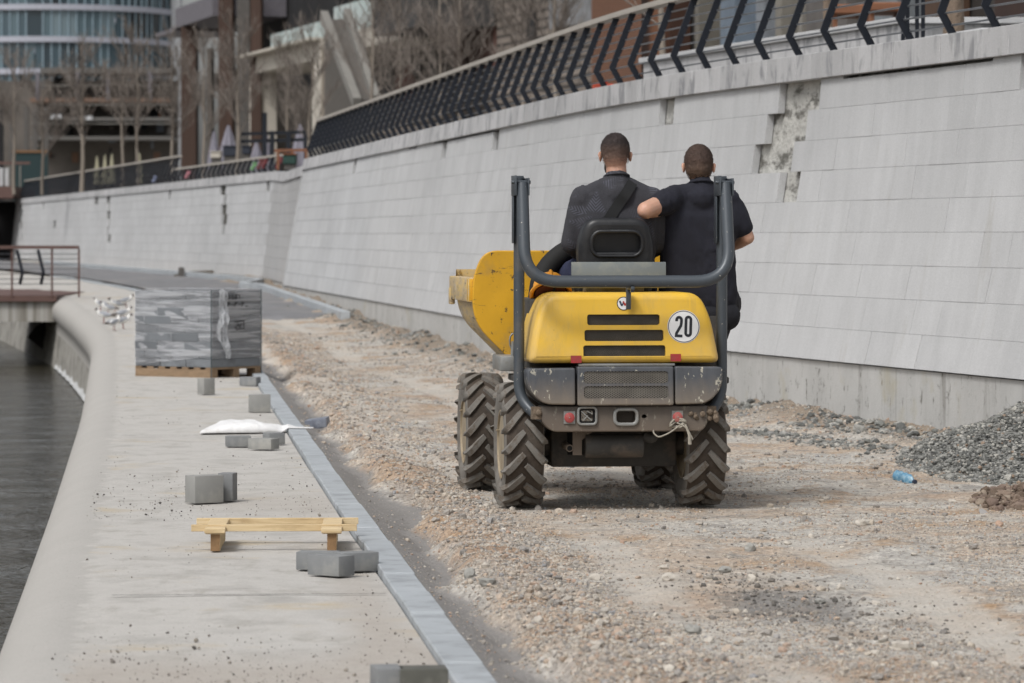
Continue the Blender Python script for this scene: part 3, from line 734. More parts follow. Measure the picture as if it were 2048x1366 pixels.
# ---- rear bumper of three castings
def casting(poly, name, y0=-.525, grilles=()):
    mb = MB(); fillet_prism(mb, poly, y0, -.2, .0105, 0, lambda z: .06*(z-.63), 5, [rrect(*q, .018) for q in grilles]); me = capped(mb)
    o = link(name, me, M_bumper, dumper, 30)
    for x0, x1, z0, z1 in grilles:
        g = MB(); lattice(g, x0, x1, z0, z1, lambda z: y0+.06*(z-.63)+.010, .021, .0055, .62, .003)
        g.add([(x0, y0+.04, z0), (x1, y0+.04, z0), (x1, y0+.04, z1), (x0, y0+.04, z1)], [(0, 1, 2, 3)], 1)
        g.build('grille', [M_mesh, M_void], o, smooth=None)
    return o
casting(rpoly([(-.3, .858), (-.59, .855), (-.585, .74), (-.5, .642), (-.3, .638)], [.014, .03, .05, .1, .015]), 'bumper_corner')
casting(rpoly([(.3, .638), (.5, .642), (.585, .74), (.59, .862), (.3, .866)], [.015, .1, .05, .03, .014]), 'bumper_corner')
casting(rpoly([(-.288, .634), (.291, .634), (.291, .866), (-.288, .866)], [.014]*4), 'bumper_panel', -.53, [(-.25, .258, .765, .838), (-.25, .258, .677, .75)])
# ---- lower cross beam with lamps and hitch
bp = rpoly([(-.44, .476), (.47, .476), (.5, .52), (.5, .63), (-.5, .63), (-.5, .54)], [.04, .04, .02, .01, .01, .03])
mb = MB(); fillet_prism(mb, bp, -.485, -.3, .009, holes=[rrect(-.05, .065, .53, .6, .018), [(.118+.016*math.cos(a*math.pi/6), .567+.012*math.sin(a*math.pi/6)) for a in range(12)]], depth=.09)
o = link('cross_beam', capped(mb), M_beam, dumper, 30)
g = MB(); g.tube([Vector((x, -.49, z)) for x, z in rrect(-.06, .075, .52, .61, .03, 4)], .011, 8, closed=True); D(g, 'hitch_frame', M_zinc, o)
for x in (-.333, .318):
    g = MB(); g.box(x-.034, x+.034, -.492, -.48, .525, .6, 1)
    g.lathe([(0, .016), (.02, .016), (.03, .012), (.031, 0)], 20, 0, Matrix.Translation((x, -.49, .562)) @ Matrix.Rotation(rad(90), 4, 'X'))
    g.ball((x, -.507, .562), (.004, .003, .004), 8, 6, 1); D(g, 'rear_reflector', [M_redlens, M_zinc], o)
g = MB(); g.tube([Vector((x, -.495, z)) for x, z in rrect(-.28, -.172, .522, .622, .02, 4)], .008, 8, closed=True)
g.prism(rrect(-.276, -.176, .526, .618, .018), .478, .487, L_, 1); g.prism(rrect(-.262, -.192, .54, .604, .012), .484, .4885, L_, 2)
for a, b in (((-.262, .6), (-.2, .545)), ((-.25, .545), (-.225, .575)), ((-.23, .6), (-.195, .585))): g.beam((a[0], -.492, a[1]), (b[0], -.494, b[1]), .012, .006, 0)
D(g, 'broken_lamp', [M_zinc, M_void, M_chrome], o)
for sg in (-1, 1):
    g = MB(); g.box(min(sg*.39, sg*.555), max(sg*.39, sg*.555), -.475, -.4, .552, .625)
    g.ball((sg*.515, -.482, .592), (.02, .02, .02), 10, 8); g.box(min(sg*.455, sg*.462), max(sg*.455, sg*.462), -.483, -.47, .55, .628)
    if sg > 0:
        for k in range(26): g.ball((random.uniform(.38, .56), random.uniform(-.5, -.46), random.uniform(.545, .61)), random.uniform(.008, .02), 7, 5)
    D(g, 'clamp_plate', M_mud, bevel=.0)
# ---- roll-over frame: two posts, the folded hoop, hinges
for sg in (-1, 1):
    g = MB(); g.tube(rpath([(sg*.615, -.31, 1.995), (sg*.615, -.31, .68), (sg*.52, -.40, .565), (sg*.38, -.43, .548)], .16, 6), .033, 12); D(g, 'roll_bar_post', M_slate, smooth=50)
    g = MB(); g.box(sg*.615-.043, sg*.615-.033, -.5, -.27, 1.885, 2.005); g.box(sg*.615+.033, sg*.615+.043, -.5, -.27, 1.885, 1.99)
    g.tube([(sg*.615-.06, -.44, 1.965), (sg*.615+.055, -.44, 1.965)], .012, 10); g.box(sg*.615-.026, sg*.615+.026, -.34, -.28, 1.985, 2.005)
    g.tube([(sg*.615-.033, -.30, 1.95), (sg*.615+.033, -.30, 1.95)], .02, 10)
    D(g, 'roll_bar_hinge', M_slate, bevel=.003)
    g = MB(); g.box(sg*.615-.04, sg*.615-.034, -.355, -.27, 1.6, 1.89); D(g, 'hinge_strap', M_slate, bevel=.002)
g = MB(); g.tube(rpath([(-.612, -.46, 1.955), (-.614, -.62, 1.374), (.614, -.62, 1.374), (.612, -.46, 1.955)], .21, 9), .0365, 14); D(g, 'folded_hoop', M_slate, smooth=50)
# ---- seat and its surroundings
sp = rpoly([(-.225, 1.40), (.225, 1.40), (.235, 1.6), (.185, 1.755), (-.185, 1.755), (-.235, 1.6)], [.03, .03, .1, .12, .12, .1], 6)
mb = MB(); fillet_prism(mb, sp, -.12, .02, .045, 0, lambda z: -.10*(z-1.4), holes=[rrect(-.15, .15, 1.53, 1.665, .055, 6)], depth=.05)
seat = link('seat', capped(mb), M_black, dumper, 40)
g = MB(); g.tube([Vector((x, -.12-.10*(z-1.4)-.002, z)) for x, z in rrect(-.155, .155, 1.522, 1.672, .06, 7)], .012, 8, closed=True); g.tube([(-.14, -.125, 1.535), (.14, -.125, 1.535)], .012, 8)
g.box(-.04, .07, -.158, -.145, 1.674, 1.68, 1); D(g, 'seat_handle', [M_black, M_plate], seat, 50)
g = MB(); fillet_prism(g, rrect(-.24, .24, 1.27, 1.37, .03), .0, .42, .03); D(g, 'seat_cushion', M_black, seat)
g = MB(); g.box(-.285, .292, -.2, -.19, 1.33, 1.487); D(g, 'back_panel', M_plate, bevel=.003)
g = MB(); g.box(-.19, .17, -.12, .1, 1.24, 1.345); g.box(-.1, .02, -.15, -.1, 1.335, 1.36); D(g, 'seat_mount', mat('tan_bracket', hexc('8d8266'), .6, .1, dirt=hexc('514a3c'), da=.6, ds=9), bevel=.006)
g = MB(); g.tube(rpath([(-.43, .36, 1.16), (-.40, .42, 1.42), (-.22, .46, 1.575), (.0, .5, 1.6), (.12, .5, 1.58)], .12, 5), [.05]+[.066]*20+[.05]*5 if False else .064, 12, sq=.9); D(g, 'console_cowl', M_rubberblack, smooth=60)
g = MB(); Ms = Matrix.Translation((.04, .5, 1.5)) @ Matrix.Rotation(rad(-35), 4, 'X')
g.tube([Ms @ Vector((.17*math.cos(a*math.pi/12), .17*math.sin(a*math.pi/12), 0)) for a in range(24)], .014, 8, closed=True)
for a in (90, 210, 330): g.tube([Ms @ Vector((0, 0, -.02)), Ms @ Vector((.17*math.cos(rad(a)), .17*math.sin(rad(a)), 0))], .011, 6)
g.tube([Ms @ Vector((0, 0, 0)), Ms @ Vector((0, 0, -.62))], .03, 10); D(g, 'steering_wheel', M_rubberblack, smooth=50)
g = MB(); g.tube([(-.37, -.02, 1.30), (-.365, -.05, 1.365)], .008, 8); g.ball((-.364, -.055, 1.375), (.017, .017, .03), 10, 8); D(g, 'lever', M_rubberblack, smooth=60)
g = MB(); g.box(-.52, -.24, .0, .42, .78, 1.265); D(g, 'tool_box', M_chassis, bevel=.02)
g = MB(); g.box(.3, .7, .07, .45, .76, 1.165); D(g, 'side_box', M_chassis, bevel=.02)
g = MB(); g.box(-.56, .72, .05, .82, .74, .78); g.box(-.2, .3, .6, .72, .78, 1.3); D(g, 'platform', M_chassis, bevel=.008)
# ---- chassis
g = MB(); g.box(-.40, .37, -.12, .7, .245, .47); g.box(-.42, .40, -.22, .5, .47, .8); D(g, 'rear_chassis', M_chassis, bevel=.015)
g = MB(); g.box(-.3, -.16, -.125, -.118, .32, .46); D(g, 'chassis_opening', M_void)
g = MB(); g.tube([(-.22, -.33, .385), (.13, -.33, .385)], .072, 24); D(g, 'exhaust_silencer', M_chassis, smooth=40, bevel=.006)
g = MB(); g.tube([(-.315, -.36, .372), (-.315, -.1, .38)], .022, 14); g.tube([(-.315, -.361, .372), (-.315, -.3, .372)], .016, 12, 1); g.box(-.295, -.24, -.35, -.33, .33, .48); g.add([(-.24, -.35, .48), (-.16, -.35, .48), (-.24, -.35, .42)], [(0, 1, 2)]); D(g, 'exhaust_pipe', [M_beam, M_void], smooth=50)
g = MB(); g.tube(rpath([(.13, -.33, .44), (.2, -.33, .42), (.21, -.3, .52)], .05), .03, 10); D(g, 'hose', M_chassis, smooth=60)
g = MB(); g.tube([(-.5, 0, .38), (.5, 0, .38)], .07, 14); g.ball((0, 0, .38), (.14, .13, .14)); D(g, 'axle', M_chassis, smooth=50)
g = MB(); g.tube([(-.5, 1.62, .38), (.5, 1.62, .38)], .07, 14); g.box(-.3, .3, .85, 2.0, .42, .72); g.box(-.12, .12, .5, 1.0, .38, .6); D(g, 'front_chassis', M_chassis, bevel=.015)
g = MB(); g.box(-.60, -.44, .62, 1.1, .80, .895); D(g, 'step_block', M_zinc, bevel=.01)
g = MB(); g.tube([(-.52, .66, .89), (-.515, .66, .985)], .012, 8); g.tube([Vector((-.515+.022*math.cos(a*.6), .66, .985+.05*math.sin(a*.6))) for a in range(11)], .006, 6); D(g, 'locking_pin', M_zinc, smooth=60)
g = MB()
for q in ((0, 1.0), (.5, .7)):
    pts = [Vector((.318+.05*math.cos(t*.5)*(.9+.2*math.sin(t)), -.505-.012*math.sin(t*1.3), .527+.026*math.sin(t*.5+q[0])*q[1]-.01*q[0])) for t in range(14)]
    g.tube(pts, .0065, 7)
g.tube(rpath([(.35, -.51, .53), (.27, -.515, .47), (.2, -.5, .44), (.17, -.49, .47), (.18, -.47, .5)], .05), .005, 7)
g.tube(rpath([(.31, -.515, .53), (.37, -.52, .50), (.405, -.52, .43)], .04), .005, 7); g.tube([(.36, -.515, .52), (.385, -.52, .46), (.388, -.515, .40)], [.007, .01, .012], 7)
D(g, 'rope', M_rope, smooth=70)
# ---- skip
rear = rpoly([(-.30, .74), (.30, .74), (.66, 1.10), (.66, 1.38), (.59, 1.552), (-.59, 1.552), (-.66, 1.38), (-.66, 1.10)], [.05, .05, .16, .1, .09, .09, .1, .16], 6)
g = MB(); fillet_prism(g, rear, .955, .985, .008); skip = D(g, 'skip', M_skip, smooth=30)
sec_o = rpoly([(-.30, .755), (.30, .755), (.645, 1.10), (.66, 1.36), (-.66, 1.36), (-.645, 1.10)], [.05, .05, .16, 0, 0, .16], 6)
i0 = 0
g = MB(); n = len(sec_o)
# open-topped body: outer and inner shells, widening towards the mouth
def ring(k, y, zoff): return [(x*k, y, (z-1.36)*k+1.36+zoff) for x, z in sec_o]
outer = [ring(1, .98, 0), ring(1.01, 1.6, 0), ring(1.0, 2.1, .02), ring(.94, 2.5, .06)]; inner = [ring(.97, .99, .0), ring(.98, 1.6, 0), ring(.97, 2.1, .02), ring(.9, 2.48, .06)]
top = {i for i, (x, z) in enumerate(sec_o) if abs(z-1.36) < 1e-6}
for rings in (outer, inner):
    vs = [p for r in rings for p in r]; fs = []
    for a in range(3):
        for k in range(n):
            if k in top and (k+1) % n in top: continue
            fs.append((a*n+k, a*n+(k+1) % n, (a+1)*n+(k+1) % n, (a+1)*n+k))
    fs.append(tuple(3*n+k for k in range(n))); g.add(vs, fs)
o = D(g, 'skip_body', M_skipside, skip, 40)
for sg in (-1, 1):
    g = MB(); a, b = sg*.61, sg*.685; x0, x1 = min(a, b), max(a, b)
    g.box(x0, x1, 1.05, 2.3, 1.225, 1.378, 0); g.box(x0-.002 if sg < 0 else x0, x1 if sg < 0 else x1+.002, .985, 1.05, 1.225, 1.38, 1); g.box(x0 if sg > 0 else x0-.004, x0+.03 if sg < 0 else x1+.004, 2.2, 2.31, 1.19, 1.3, 0)
    D(g, 'skip_lip', [M_skipside, M_skip], skip, bevel=.008)
g = MB(); g.box(-.16, .0, .953, .956, 1.50, 1.535); D(g, 'skip_plate', M_zinc, skip)
# ---- wheels
def tyre_mesh(R=.38, wd=.145):
    g = MB(); My = Matrix.Rotation(rad(90), 4, 'Y')
    prof = [(.205, .09), (.215, .115), (.25, .134), (.29, .14), (.325, .138), (.343, .128), (.352, .10), (.357, .05), (.358, 0), (.357, -.05), (.352, -.10), (.343, -.128), (.325, -.138), (.29, -.14), (.25, -.134), (.215, -.115), (.205, -.09), (.19, 0)]
    nn = 64; P = len(prof); vs = []; fs = []; ms = []
    for r, h in prof:
        for k in range(nn): a = 2*math.pi*k/nn; vs.append((h, r*math.cos(a), r*math.sin(a)))
    o = len(g.v); g.v += vs
    for i in range(P):
        j = (i+1) % P; side = i in (0, 1, 2, 3, 4, 11, 12, 13, 14, 15, 16, 17)
        for k in range(nn):
            l = (k+1) % nn; g.f.append((o+i*nn+k, o+i*nn+l, o+j*nn+l, o+j*nn+k)); g.m.append(1 if side else 0)
    N = 17
    for s in (-1, 1):
        for q in range(N):
            # +phi runs up the rear of the tyre: the inner end of every lug leads
            a0 = 2*math.pi*(q+(.5 if s > 0 else 0))/N+random.uniform(-.015, .015)
            path = [(.1425, a0-.03, .318, .328), (.1405, a0, .335, .356), (.128, a0+.03, .34, .3725), (.09, a0+.13, .345, .3785), (.045, a0+.26, .35, R), (.006, a0+.36, .352, R)]
            top = []; bot = []; hw = [.020, .022, .0225, .022, .021, .017]
            vs = []; n = len(path)
            for i, (h, a, rb, rt) in enumerate(path):
                p, p2 = path[max(i-1, 0)], path[min(i+1, n-1)]
                dh, da = (p2[0]-p[0])*-1, (p2[1]-p[1])*.37
                L = math.hypot(dh, da); nh, na = (da/L, -dh/L) if L else (0, 1)
                for sg in (-1, 1):
                    for rr, kk in ((rb, 1.15), (rt, .86)):
                        hh = -h+nh*hw[i]*sg*kk; aa = a+na*hw[i]*sg*kk/.37
                        vs.append((-s*hh, rr*math.cos(-aa+math.pi), rr*math.sin(-aa+math.pi)*1.0))
            f2 = []
            for i in range(n-1):
                A, B = i*4, (i+1)*4
                f2 += [(A+1, A+3, B+3, B+1), (A, A+1, B+1, B), (A+3, A+2, B+2, B+3), (A+2, A, B, B+2)]
            f2 += [(0, 2, 3, 1), ((n-1)*4, (n-1)*4+1, (n-1)*4+3, (n-1)*4+2)]
            g.add(vs, f2, 2)
    return g
gt = tyre_mesh(); gt.v = [(x*.87, y, z) for x, y, z in gt.v]
def make_wheel(x, y, rot, flip):
    wh = bpy.data.objects.new('wheel', None); COL.objects.link(wh); wh.parent = dumper; wh.location = (x, y, .378); wh.rotation_euler = (rot, 0, 0)
    t = bpy.data.objects.new('tyre', tyre_me); COL.objects.link(t); t.parent = wh
    r = bpy.data.objects.new('rim', rim_me); COL.objects.link(r); r.parent = wh; r.rotation_euler = (0, 0, math.pi if flip else 0)
tyre_me = gt.mesh('tyre'); [tyre_me.materials.append(q) for q in (M_tyre, M_side, M_lug)]; finish(tyre_me, 40)
g = MB(); My = Matrix.Rotation(rad(-90), 4, 'Y')
g.lathe([(.207, .1), (.212, .112), (.203, .112), (.198, .09), (.165, .07), (.15, .02), (.1, .01), (.09, .035), (.0, .035)], 36, 0, My)
g.lathe([(.207, -.1), (.212, -.112), (.203, -.112), (.19, -.06), (.15, -.02), (.0, -.0)], 36, 0, My)
for k in range(6): a = k*math.pi/3; g.tube([(-.005, .12*math.cos(a), .12*math.sin(a)), (-.035, .12*math.cos(a), .12*math.sin(a))], .012, 6)
g.tube([(-.09, .19, .06), (-.12, .18, .06)], .006, 6)
rim_me = g.mesh('rim'); rim_me.materials.append(M_rim); finish(rim_me, 40)
make_wheel(-.582, 0, .1, False); make_wheel(.525, 0, .27, True); make_wheel(-.655, 1.62, .4, False); make_wheel(.505, 1.62, .0, True)
for o in list(dumper.children):
    if o.name.split('.')[0] in ('skip', 'front_chassis', 'step_block', 'locking_pin'): o.location.x -= .11 if 'skip' in o.name else .07 if 'skip' in o.name or 'front' in o.name else .03
# ---- hard hat lying on the tool box
hat = thing('hard_hat', 'orange yellow hard hat lying behind the folded hoop beside the seat', 'hard hat', DM @ Vector((-.385, .03, 1.27)), RZ)
g = MB(); Mh = Matrix.Translation((0, -.02, .02)) @ Matrix.Rotation(rad(-38), 4, 'X')
g.lathe([(.0, .135), (.04, .132), (.075, .115), (.1, .08), (.112, .03), (.115, 0), (.108, 0), (.1, .03), (.09, .07), (.06, .105), (0, .122)], 28, 0, Mh)
g.tube([Mh @ Vector((.122*math.cos(a*math.pi/14), .127*math.sin(a*math.pi/14), -.0)) for a in range(28)], .011, 6, closed=True)
g.tube([Mh @ Vector((.0, -.115+.02*0, .02)), Mh @ Vector((0, -.08, .115)), Mh @ Vector((0, 0, .142)), Mh @ Vector((0, .08, .115))], .012, 6)
g.build('shell', M_orange, hat, 50)
g = MB(); g.lathe([(.098, .0), (.1, .02), (.085, .06), (.0, .1)], 20, 0, Mh); g.build('lining', M_hatin, hat, 60)
# ================================================================ the two men (dumper frame)
from mathutils.bvhtree import BVHTree
def skin_mat(name, col):
    m = NT(name); v = m.coord()
    c = m.mix(1, col, m.ramp(m.noise(14, 5, .6, v), [(.3, .9), (.7, 1.08)]), 'MULTIPLY')
    c = m.mix(m.math('MULTIPLY', m.rng(m.noise(7, 4, .6, v), .5, .7), .2), c, hexc('b4705c'))
    m.p.inputs['Subsurface Weight'].default_value = .08; m.p.inputs['Subsurface Radius'].default_value = (.02, .008, .004); m.p.inputs['Subsurface Scale'].default_value = .5
    return m.out(c, .5, 0, m.bump(m.noise(120, 4, .6, v), .15, .002))
M_skin1 = skin_mat('tanned_skin', hexc('b98f7a')); M_skin2 = skin_mat('fair_skin', hexc('c49a84'))
def hair_mat(name, dark, fade, z0, z1):
    m = NT(name); v = m.coord((1, 1, .5)); sx = m.n('SeparateXYZ'); m.l(m.coord(), sx.inputs[0])
    q = m.math('ADD', sx.outputs[2], m.math('MULTIPLY', m.math('SUBTRACT', m.noise(18, 5, .7), .5), .03))
    f = m.rng(q, z0, z1); n1 = m.noise(220, 3, .7, v)
    c = m.mix(f, m.mix(m.rng(n1, .35, .65), fade, m.n('RGB').outputs[0] if False else tuple(x*.72 for x in fade)), m.mix(m.rng(n1, .35, .65), dark, tuple(min(1, x*1.7) for x in dark)))
    c = m.mix(1, c, m.ramp(m.noise(16, 4, .6), [(.3, .8), (.7, 1.2)]), 'MULTIPLY')
    q2 = m.math('ADD', sx.outputs[2], m.math('MULTIPLY', m.math('SUBTRACT', m.noise(160, 3, .7, v), .5), .05)); m.l(m.rng(q2, z0-.035, z0+.035, .0, 1), m.p.inputs['Alpha'])
    return m.out(c, .7, 0, m.bump(n1, .9, .006, m.bump(m.noise(45, 4, .6, v), .5, .01)))
def fabric(name, col, vary=.12, wrinkle=.5):
    m = NT(name); v = m.coord()
    c = m.mix(1, col, m.ramp(m.noise(9, 5, .6, v), [(.3, 1-vary), (.7, 1+vary)]), 'MULTIPLY')
    c = m.mix(1, c, m.ramp(m.noise(190, 2, .5, v), [(.3, .85), (.7, 1.15)]), 'MULTIPLY')
    w_ = m.noise(3.5, 4, .5, m.coord((1.0, 1.0, .8)), 1.5)
    return m, c, m.bump(m.noise(260, 2, .5, v), .15, .002, m.bump(w_, wrinkle, .03))
m, c, nr = fabric('navy_cotton', hexc('191a25'), .15, .35); M_navy = m.out(c, .9, 0, nr)
m, c, nr = fabric('denim_trousers', hexc('2a2f48'), .25, .5); M_denim = m.out(c, .9, 0, nr)
m, c, nr = fabric('black_trousers', hexc('17181f'), .2, .6); M_blacktr = m.out(c, .9, 0, nr)
M_boot = mat('work_boot', hexc('2b251f'), .7, dirt=hexc('6a5f52'), da=.6)
M_strap = mat('black_webbing', hexc('111214'), .7, bump=.3, bs=400, bd=.001)
M_tee = mat('white_cotton', hexc('d8d6d2'), .9)
# charcoal sweater with a tone-on-tone palm leaf print
m, c, nr = fabric('charcoal_leaf_print', hexc('35353a'), .14, .5)
vo = m.n('TexVoronoi'); vo.inputs['Scale'].default_value = 1; vo.inputs['Randomness'].default_value = .8
vv = m.coord((6.2, 0.0, 6.2)); m.l(vv, vo.inputs['Vector'])
df = m.n('VectorMath', operation='SUBTRACT'); m.l(vv, df.inputs[0]); m.l(vo.outputs['Position'], df.inputs[1])
rt = m.n('VectorRotate', rotation_type='Y_AXIS'); m.l(df.outputs[0], rt.inputs['Vector'])
sc2 = m.n('SeparateColor'); m.l(vo.outputs['Color'], sc2.inputs[0]); m.l(m.math('MULTIPLY', m.math('SUBTRACT', sc2.outputs[0], .5), 3.2), rt.inputs['Angle'])
sx = m.n('SeparateXYZ'); m.l(rt.outputs[0], sx.inputs[0])
ax = m.math('ABSOLUTE', sx.outputs[0]); zz = sx.outputs[2]
wid = m.math('MULTIPLY', m.math('SUBTRACT', .46, zz), .5)
inside = m.math('MULTIPLY', m.rng(m.math('SUBTRACT', wid, ax), 0, .06), m.math('MULTIPLY', m.rng(zz, -.46, -.36), m.rng(zz, .46, .36)))
barb = m.math('SINE', m.math('MULTIPLY', m.math('SUBTRACT', zz, m.math('MULTIPLY', ax, 1.1)), 48.0))
leaf = m.math('MULTIPLY', m.math('MULTIPLY', inside, m.rng(barb, -.1, .5)), m.rng(m.noise(4, 3, .5), .4, .55))
c = m.mix(m.math('MULTIPLY', leaf, .6), c, hexc('565864')); M_leaf = m.out(c, .92, 0, nr)

def cap(mb, p0, p1, r0, r1, n=14, k=4):
    p0, p1 = Vector(p0), Vector(p1); d_ = p1-p0; L = d_.length; t = d_/L
    pts = []; rs = []
    for i in range(k): a = math.pi/2*i/k; pts.append(p0-t*r0*math.cos(a)); rs.append(max(r0*math.sin(a), r0*.05))
    pts += [p0, p1]; rs += [r0, r1]
    for i in range(1, k+1): a = math.pi/2*i/k; pts.append(p1+t*r1*math.sin(a)); rs.append(max(r1*math.cos(a), r1*.05))
    mb.tube(pts, rs, n)
def limb(mb, pts, rs):
    for i in range(len(pts)-1): cap(mb, pts[i], pts[i+1], rs[i], rs[i+1])
def slab(mb, c, hw, r):                       # a sideways capsule: one level of a torso
    cap(mb, (c[0]-hw, c[1], c[2]), (c[0]+hw, c[1], c[2]), r, r)
def torso(mb, cx, levels, cy=None):
    zs = [l[0] for l in levels]
    for z in np.arange(min(zs), max(zs)+1e-6, .018):
        o = np.argsort(zs); f = lambda k: float(np.interp(z, np.array(zs)[o], np.array([l[k] for l in levels])[o]))
        slab(mb, (cx, cy, z), f(1)-.02, f(2))
def hand(mb, wrist, tip, up, s=1, curl=.5, mirror=1):
    w_, t = Vector(wrist), (Vector(tip)-Vector(wrist)).normalized(); u = Vector(up); u = (u-t*u.dot(t)).normalized(); sd = t.cross(u)*mirror
    pc = w_+t*.05; 
    for q in (-.026, -.009, .009, .026): cap(mb, w_+t*.01+sd*q*.7, w_+t*.085+sd*q, .0135, .0115, 8, 3)
    for q, L in ((-.03, .058), (-.01, .075), (.011, .082), (.031, .073)):
        a = w_+t*.085+sd*q; b = a+(t*math.cos(curl)-u*math.sin(curl))*L*.5; c_ = b+(t*math.cos(curl*2.4)-u*math.sin(curl*2.4))*L*.5
        cap(mb, a, b, .0098, .0088, 8, 3); cap(mb, b, c_, .0088, .0075, 8, 3)
    a = w_+t*.025+sd*.03; b = a+(t*.6+sd*.8-u*.25).normalized()*.045; c_ = b+(t*.95+sd*.15-u*.45).normalized()*.035
    cap(mb, a, b, .013, .011, 8, 3); cap(mb, b, c_, .011, .0085, 8, 3)
def head(mb, c, yaw=0, s=1.0, pitch=0):
    Mx = Matrix.Translation(c) @ Matrix.Rotation(yaw, 4, 'Z') @ Matrix.Rotation(pitch, 4, 'X') @ Matrix.Scale(s, 4)
    def b(p, r, q=14): mb.ball((0, 0, 0), r, q, 10, 0, Mx @ Matrix.Translation(p))
    b((0, -.012, .028), (.078, .096, .092)); b((0, -.03, -.02), (.071, .075, .08)); b((0, .035, -.035), (.058, .06, .085)); b((0, .06, -.085), (.036, .035, .03))
    b((0, .095, -.018), (.013, .022, .016)); b((0, .088, .01), (.009, .016, .03)); b((0, .082, .03), (.055, .02, .014)); b((0, .09, -.058), (.026, .012, .006)); b((0, .089, -.068), (.022, .012, .006))
    for sg in (-1, 1):
        Me = Mx @ Matrix.Translation((sg*.086, -.012, -.012)) @ Matrix.Rotation(sg*rad(32), 4, 'Z') @ Matrix.Rotation(rad(-8), 4, 'X')
        mb.ball((0, 0, 0), (.007, .018, .032), 12, 10, 0, Me); mb.ball((sg*.004, -.006, .012), (.008, .014, .018), 10, 8, 0, Me); b((sg*.045, .06, -.02), (.02, .02, .018))
    return Mx
def person(name, label, mesh_mb, skin, voxel=.0055):
    me = solid_from(mesh_mb.mesh(), voxel, 3)
    o = bpy.data.objects.new(name, me); COL.objects.link(o); o.location = DUMP; o.rotation_euler = (0, 0, RZ)
    me.materials.append(skin); me.polygons.foreach_set('use_smooth', np.ones(len(me.polygons), bool))
    return tag(o, label, 'person', 'men riding the dumper')
def folds(me, amp, seed, fx=(5, 5, 16), tilt=.8, zlim=None):
    for v in me.vertices:
        p = v.co; q = Vector((p.x*fx[0]+p.z*tilt*3, p.y*fx[1], p.z*fx[2]+p.x*tilt*6+seed))
        n1 = mnoise.noise(q); n2 = mnoise.noise(q*2.3+Vector((9, 1, 4)))
        sg = 1 if p.x > .3 else -1; u = (p.x*.8+p.z*.6*sg)*11+n2*.9; n3 = mnoise.noise(Vector((u, (p.z*.8-p.x*.6*sg)*2.2+seed, p.y*3))); n4 = mnoise.noise(Vector((p.x*3+seed, p.y*3, p.z*3)))
        v.co += v.normal*(amp*(n1*abs(n1)*1.2+.25*n2+1.3*max(0, 1-abs(n3)*4.0)**2*max(0, n4+.25)))
def garment(name, mb, material, parent, voxel=.011, it=8, amp=.0, seed=0, **kw):
    me = solid_from(mb.mesh(), voxel, it)
    if amp: folds(me, amp, seed, **kw)
    me.polygons.foreach_set('use_smooth', np.ones(len(me.polygons), bool))
    o = bpy.data.objects.new(name, me); COL.objects.link(o); me.materials.append(material); o.parent = parent
    return o
def hair_cap(name, Mx, material, parent, zlow_back=-.075, zlow_side=.0, grow=.006):
    g = MB(); g.ball((0, 0, 0), (.078+grow, .096+grow, .092+grow), 32, 24, 0, Matrix.Translation((0, -.012, .028))); g.ball((0, 0, 0), (.071+grow, .075+grow, .08+grow), 32, 24, 0, Matrix.Translation((0, -.03, -.02)))
    me = solid_from(g.mesh(), .006, 3); bm = bmesh.new(); bm.from_mesh(me)
    kill = []
    for f in bm.faces:
        p = f.calc_center_median(); lim = zlow_back if p.y < -.03 else (zlow_side+(p.y+.03)*1.0 if p.y < .03 else .062)
        if p.z < lim: kill.append(f)
    bmesh.ops.delete(bm, geom=kill, context='FACES')
    for v in bm.verts:
        n_ = mnoise.noise(v.co*70); v.co += v.normal*(.0022*n_)
    fs_ = list(bm.faces); rr = random.Random(3)
    for k in range(5200):
        f = rr.choice(fs_); a, b, c_ = (f.verts[i].co for i in range(3)); s_, t_ = rr.random(), rr.random()
        if s_+t_ > 1: s_, t_ = 1-s_, 1-t_
        p = a+(b-a)*s_+(c_-a)*t_; n_ = (f.normal+Vector((rr.uniform(-.5, .5), rr.uniform(-.5, .5), rr.uniform(-.7, .2)))).normalized(); L = .0045+.004*max(0, (p.z-.03)/.1)*rr.random()
        q = n_.orthogonal().normalized()*.0011; q2 = n_.cross(q); vs_ = [bm.verts.new(p+q), bm.verts.new(p-q*.5+q2*.87), bm.verts.new(p-q*.5-q2*.87), bm.verts.new(p+n_*L)]
        for i in range(3): bm.faces.new((vs_[i], vs_[(i+1) % 3], vs_[3]))
    bm.to_mesh(me); bm.free(); me.transform(Mx); me.polygons.foreach_set('use_smooth', np.ones(len(me.polygons), bool))
    o = bpy.data.objects.new(name, me); COL.objects.link(o); me.materials.append(material); o.parent = parent
    return o
# ---- the driver
SL, SR = Vector((-.165, .16, 1.865)), Vector((.255, .16, 1.865)); EL, ER = Vector((-.232, .2, 1.60)), Vector((.315, .2, 1.60)); WL, WR = Vector((-.13, .43, 1.50)), Vector((.20, .43, 1.50))
HC = Vector((.036, .205, 2.143))
g = MB(); Hx = head(g, HC, rad(-3), 1.06, rad(-4))
limb(g, [(.04, .145, 1.90), (.04, .165, 2.02), (.038, .18, 2.10)], [.085, .064, .062])
for z, hw, r in ((1.90, .12, .07), (1.84, .16, .085), (1.74, .14, .105), (1.62, .12, .105), (1.5, .11, .10), (1.40, .12, .10)): slab(g, (.043, .15, z), hw-.03, r-.012)
limb(g, [SL, EL, WL], [.055, .04, .027]); limb(g, [SR, ER, WR], [.055, .04, .027])
hand(g, WL, WL+Vector((.06, .1, .02)), (0, -.2, 1), curl=.8); hand(g, WR, WR+Vector((-.06, .1, .02)), (0, -.2, 1), curl=.8, mirror=-1)
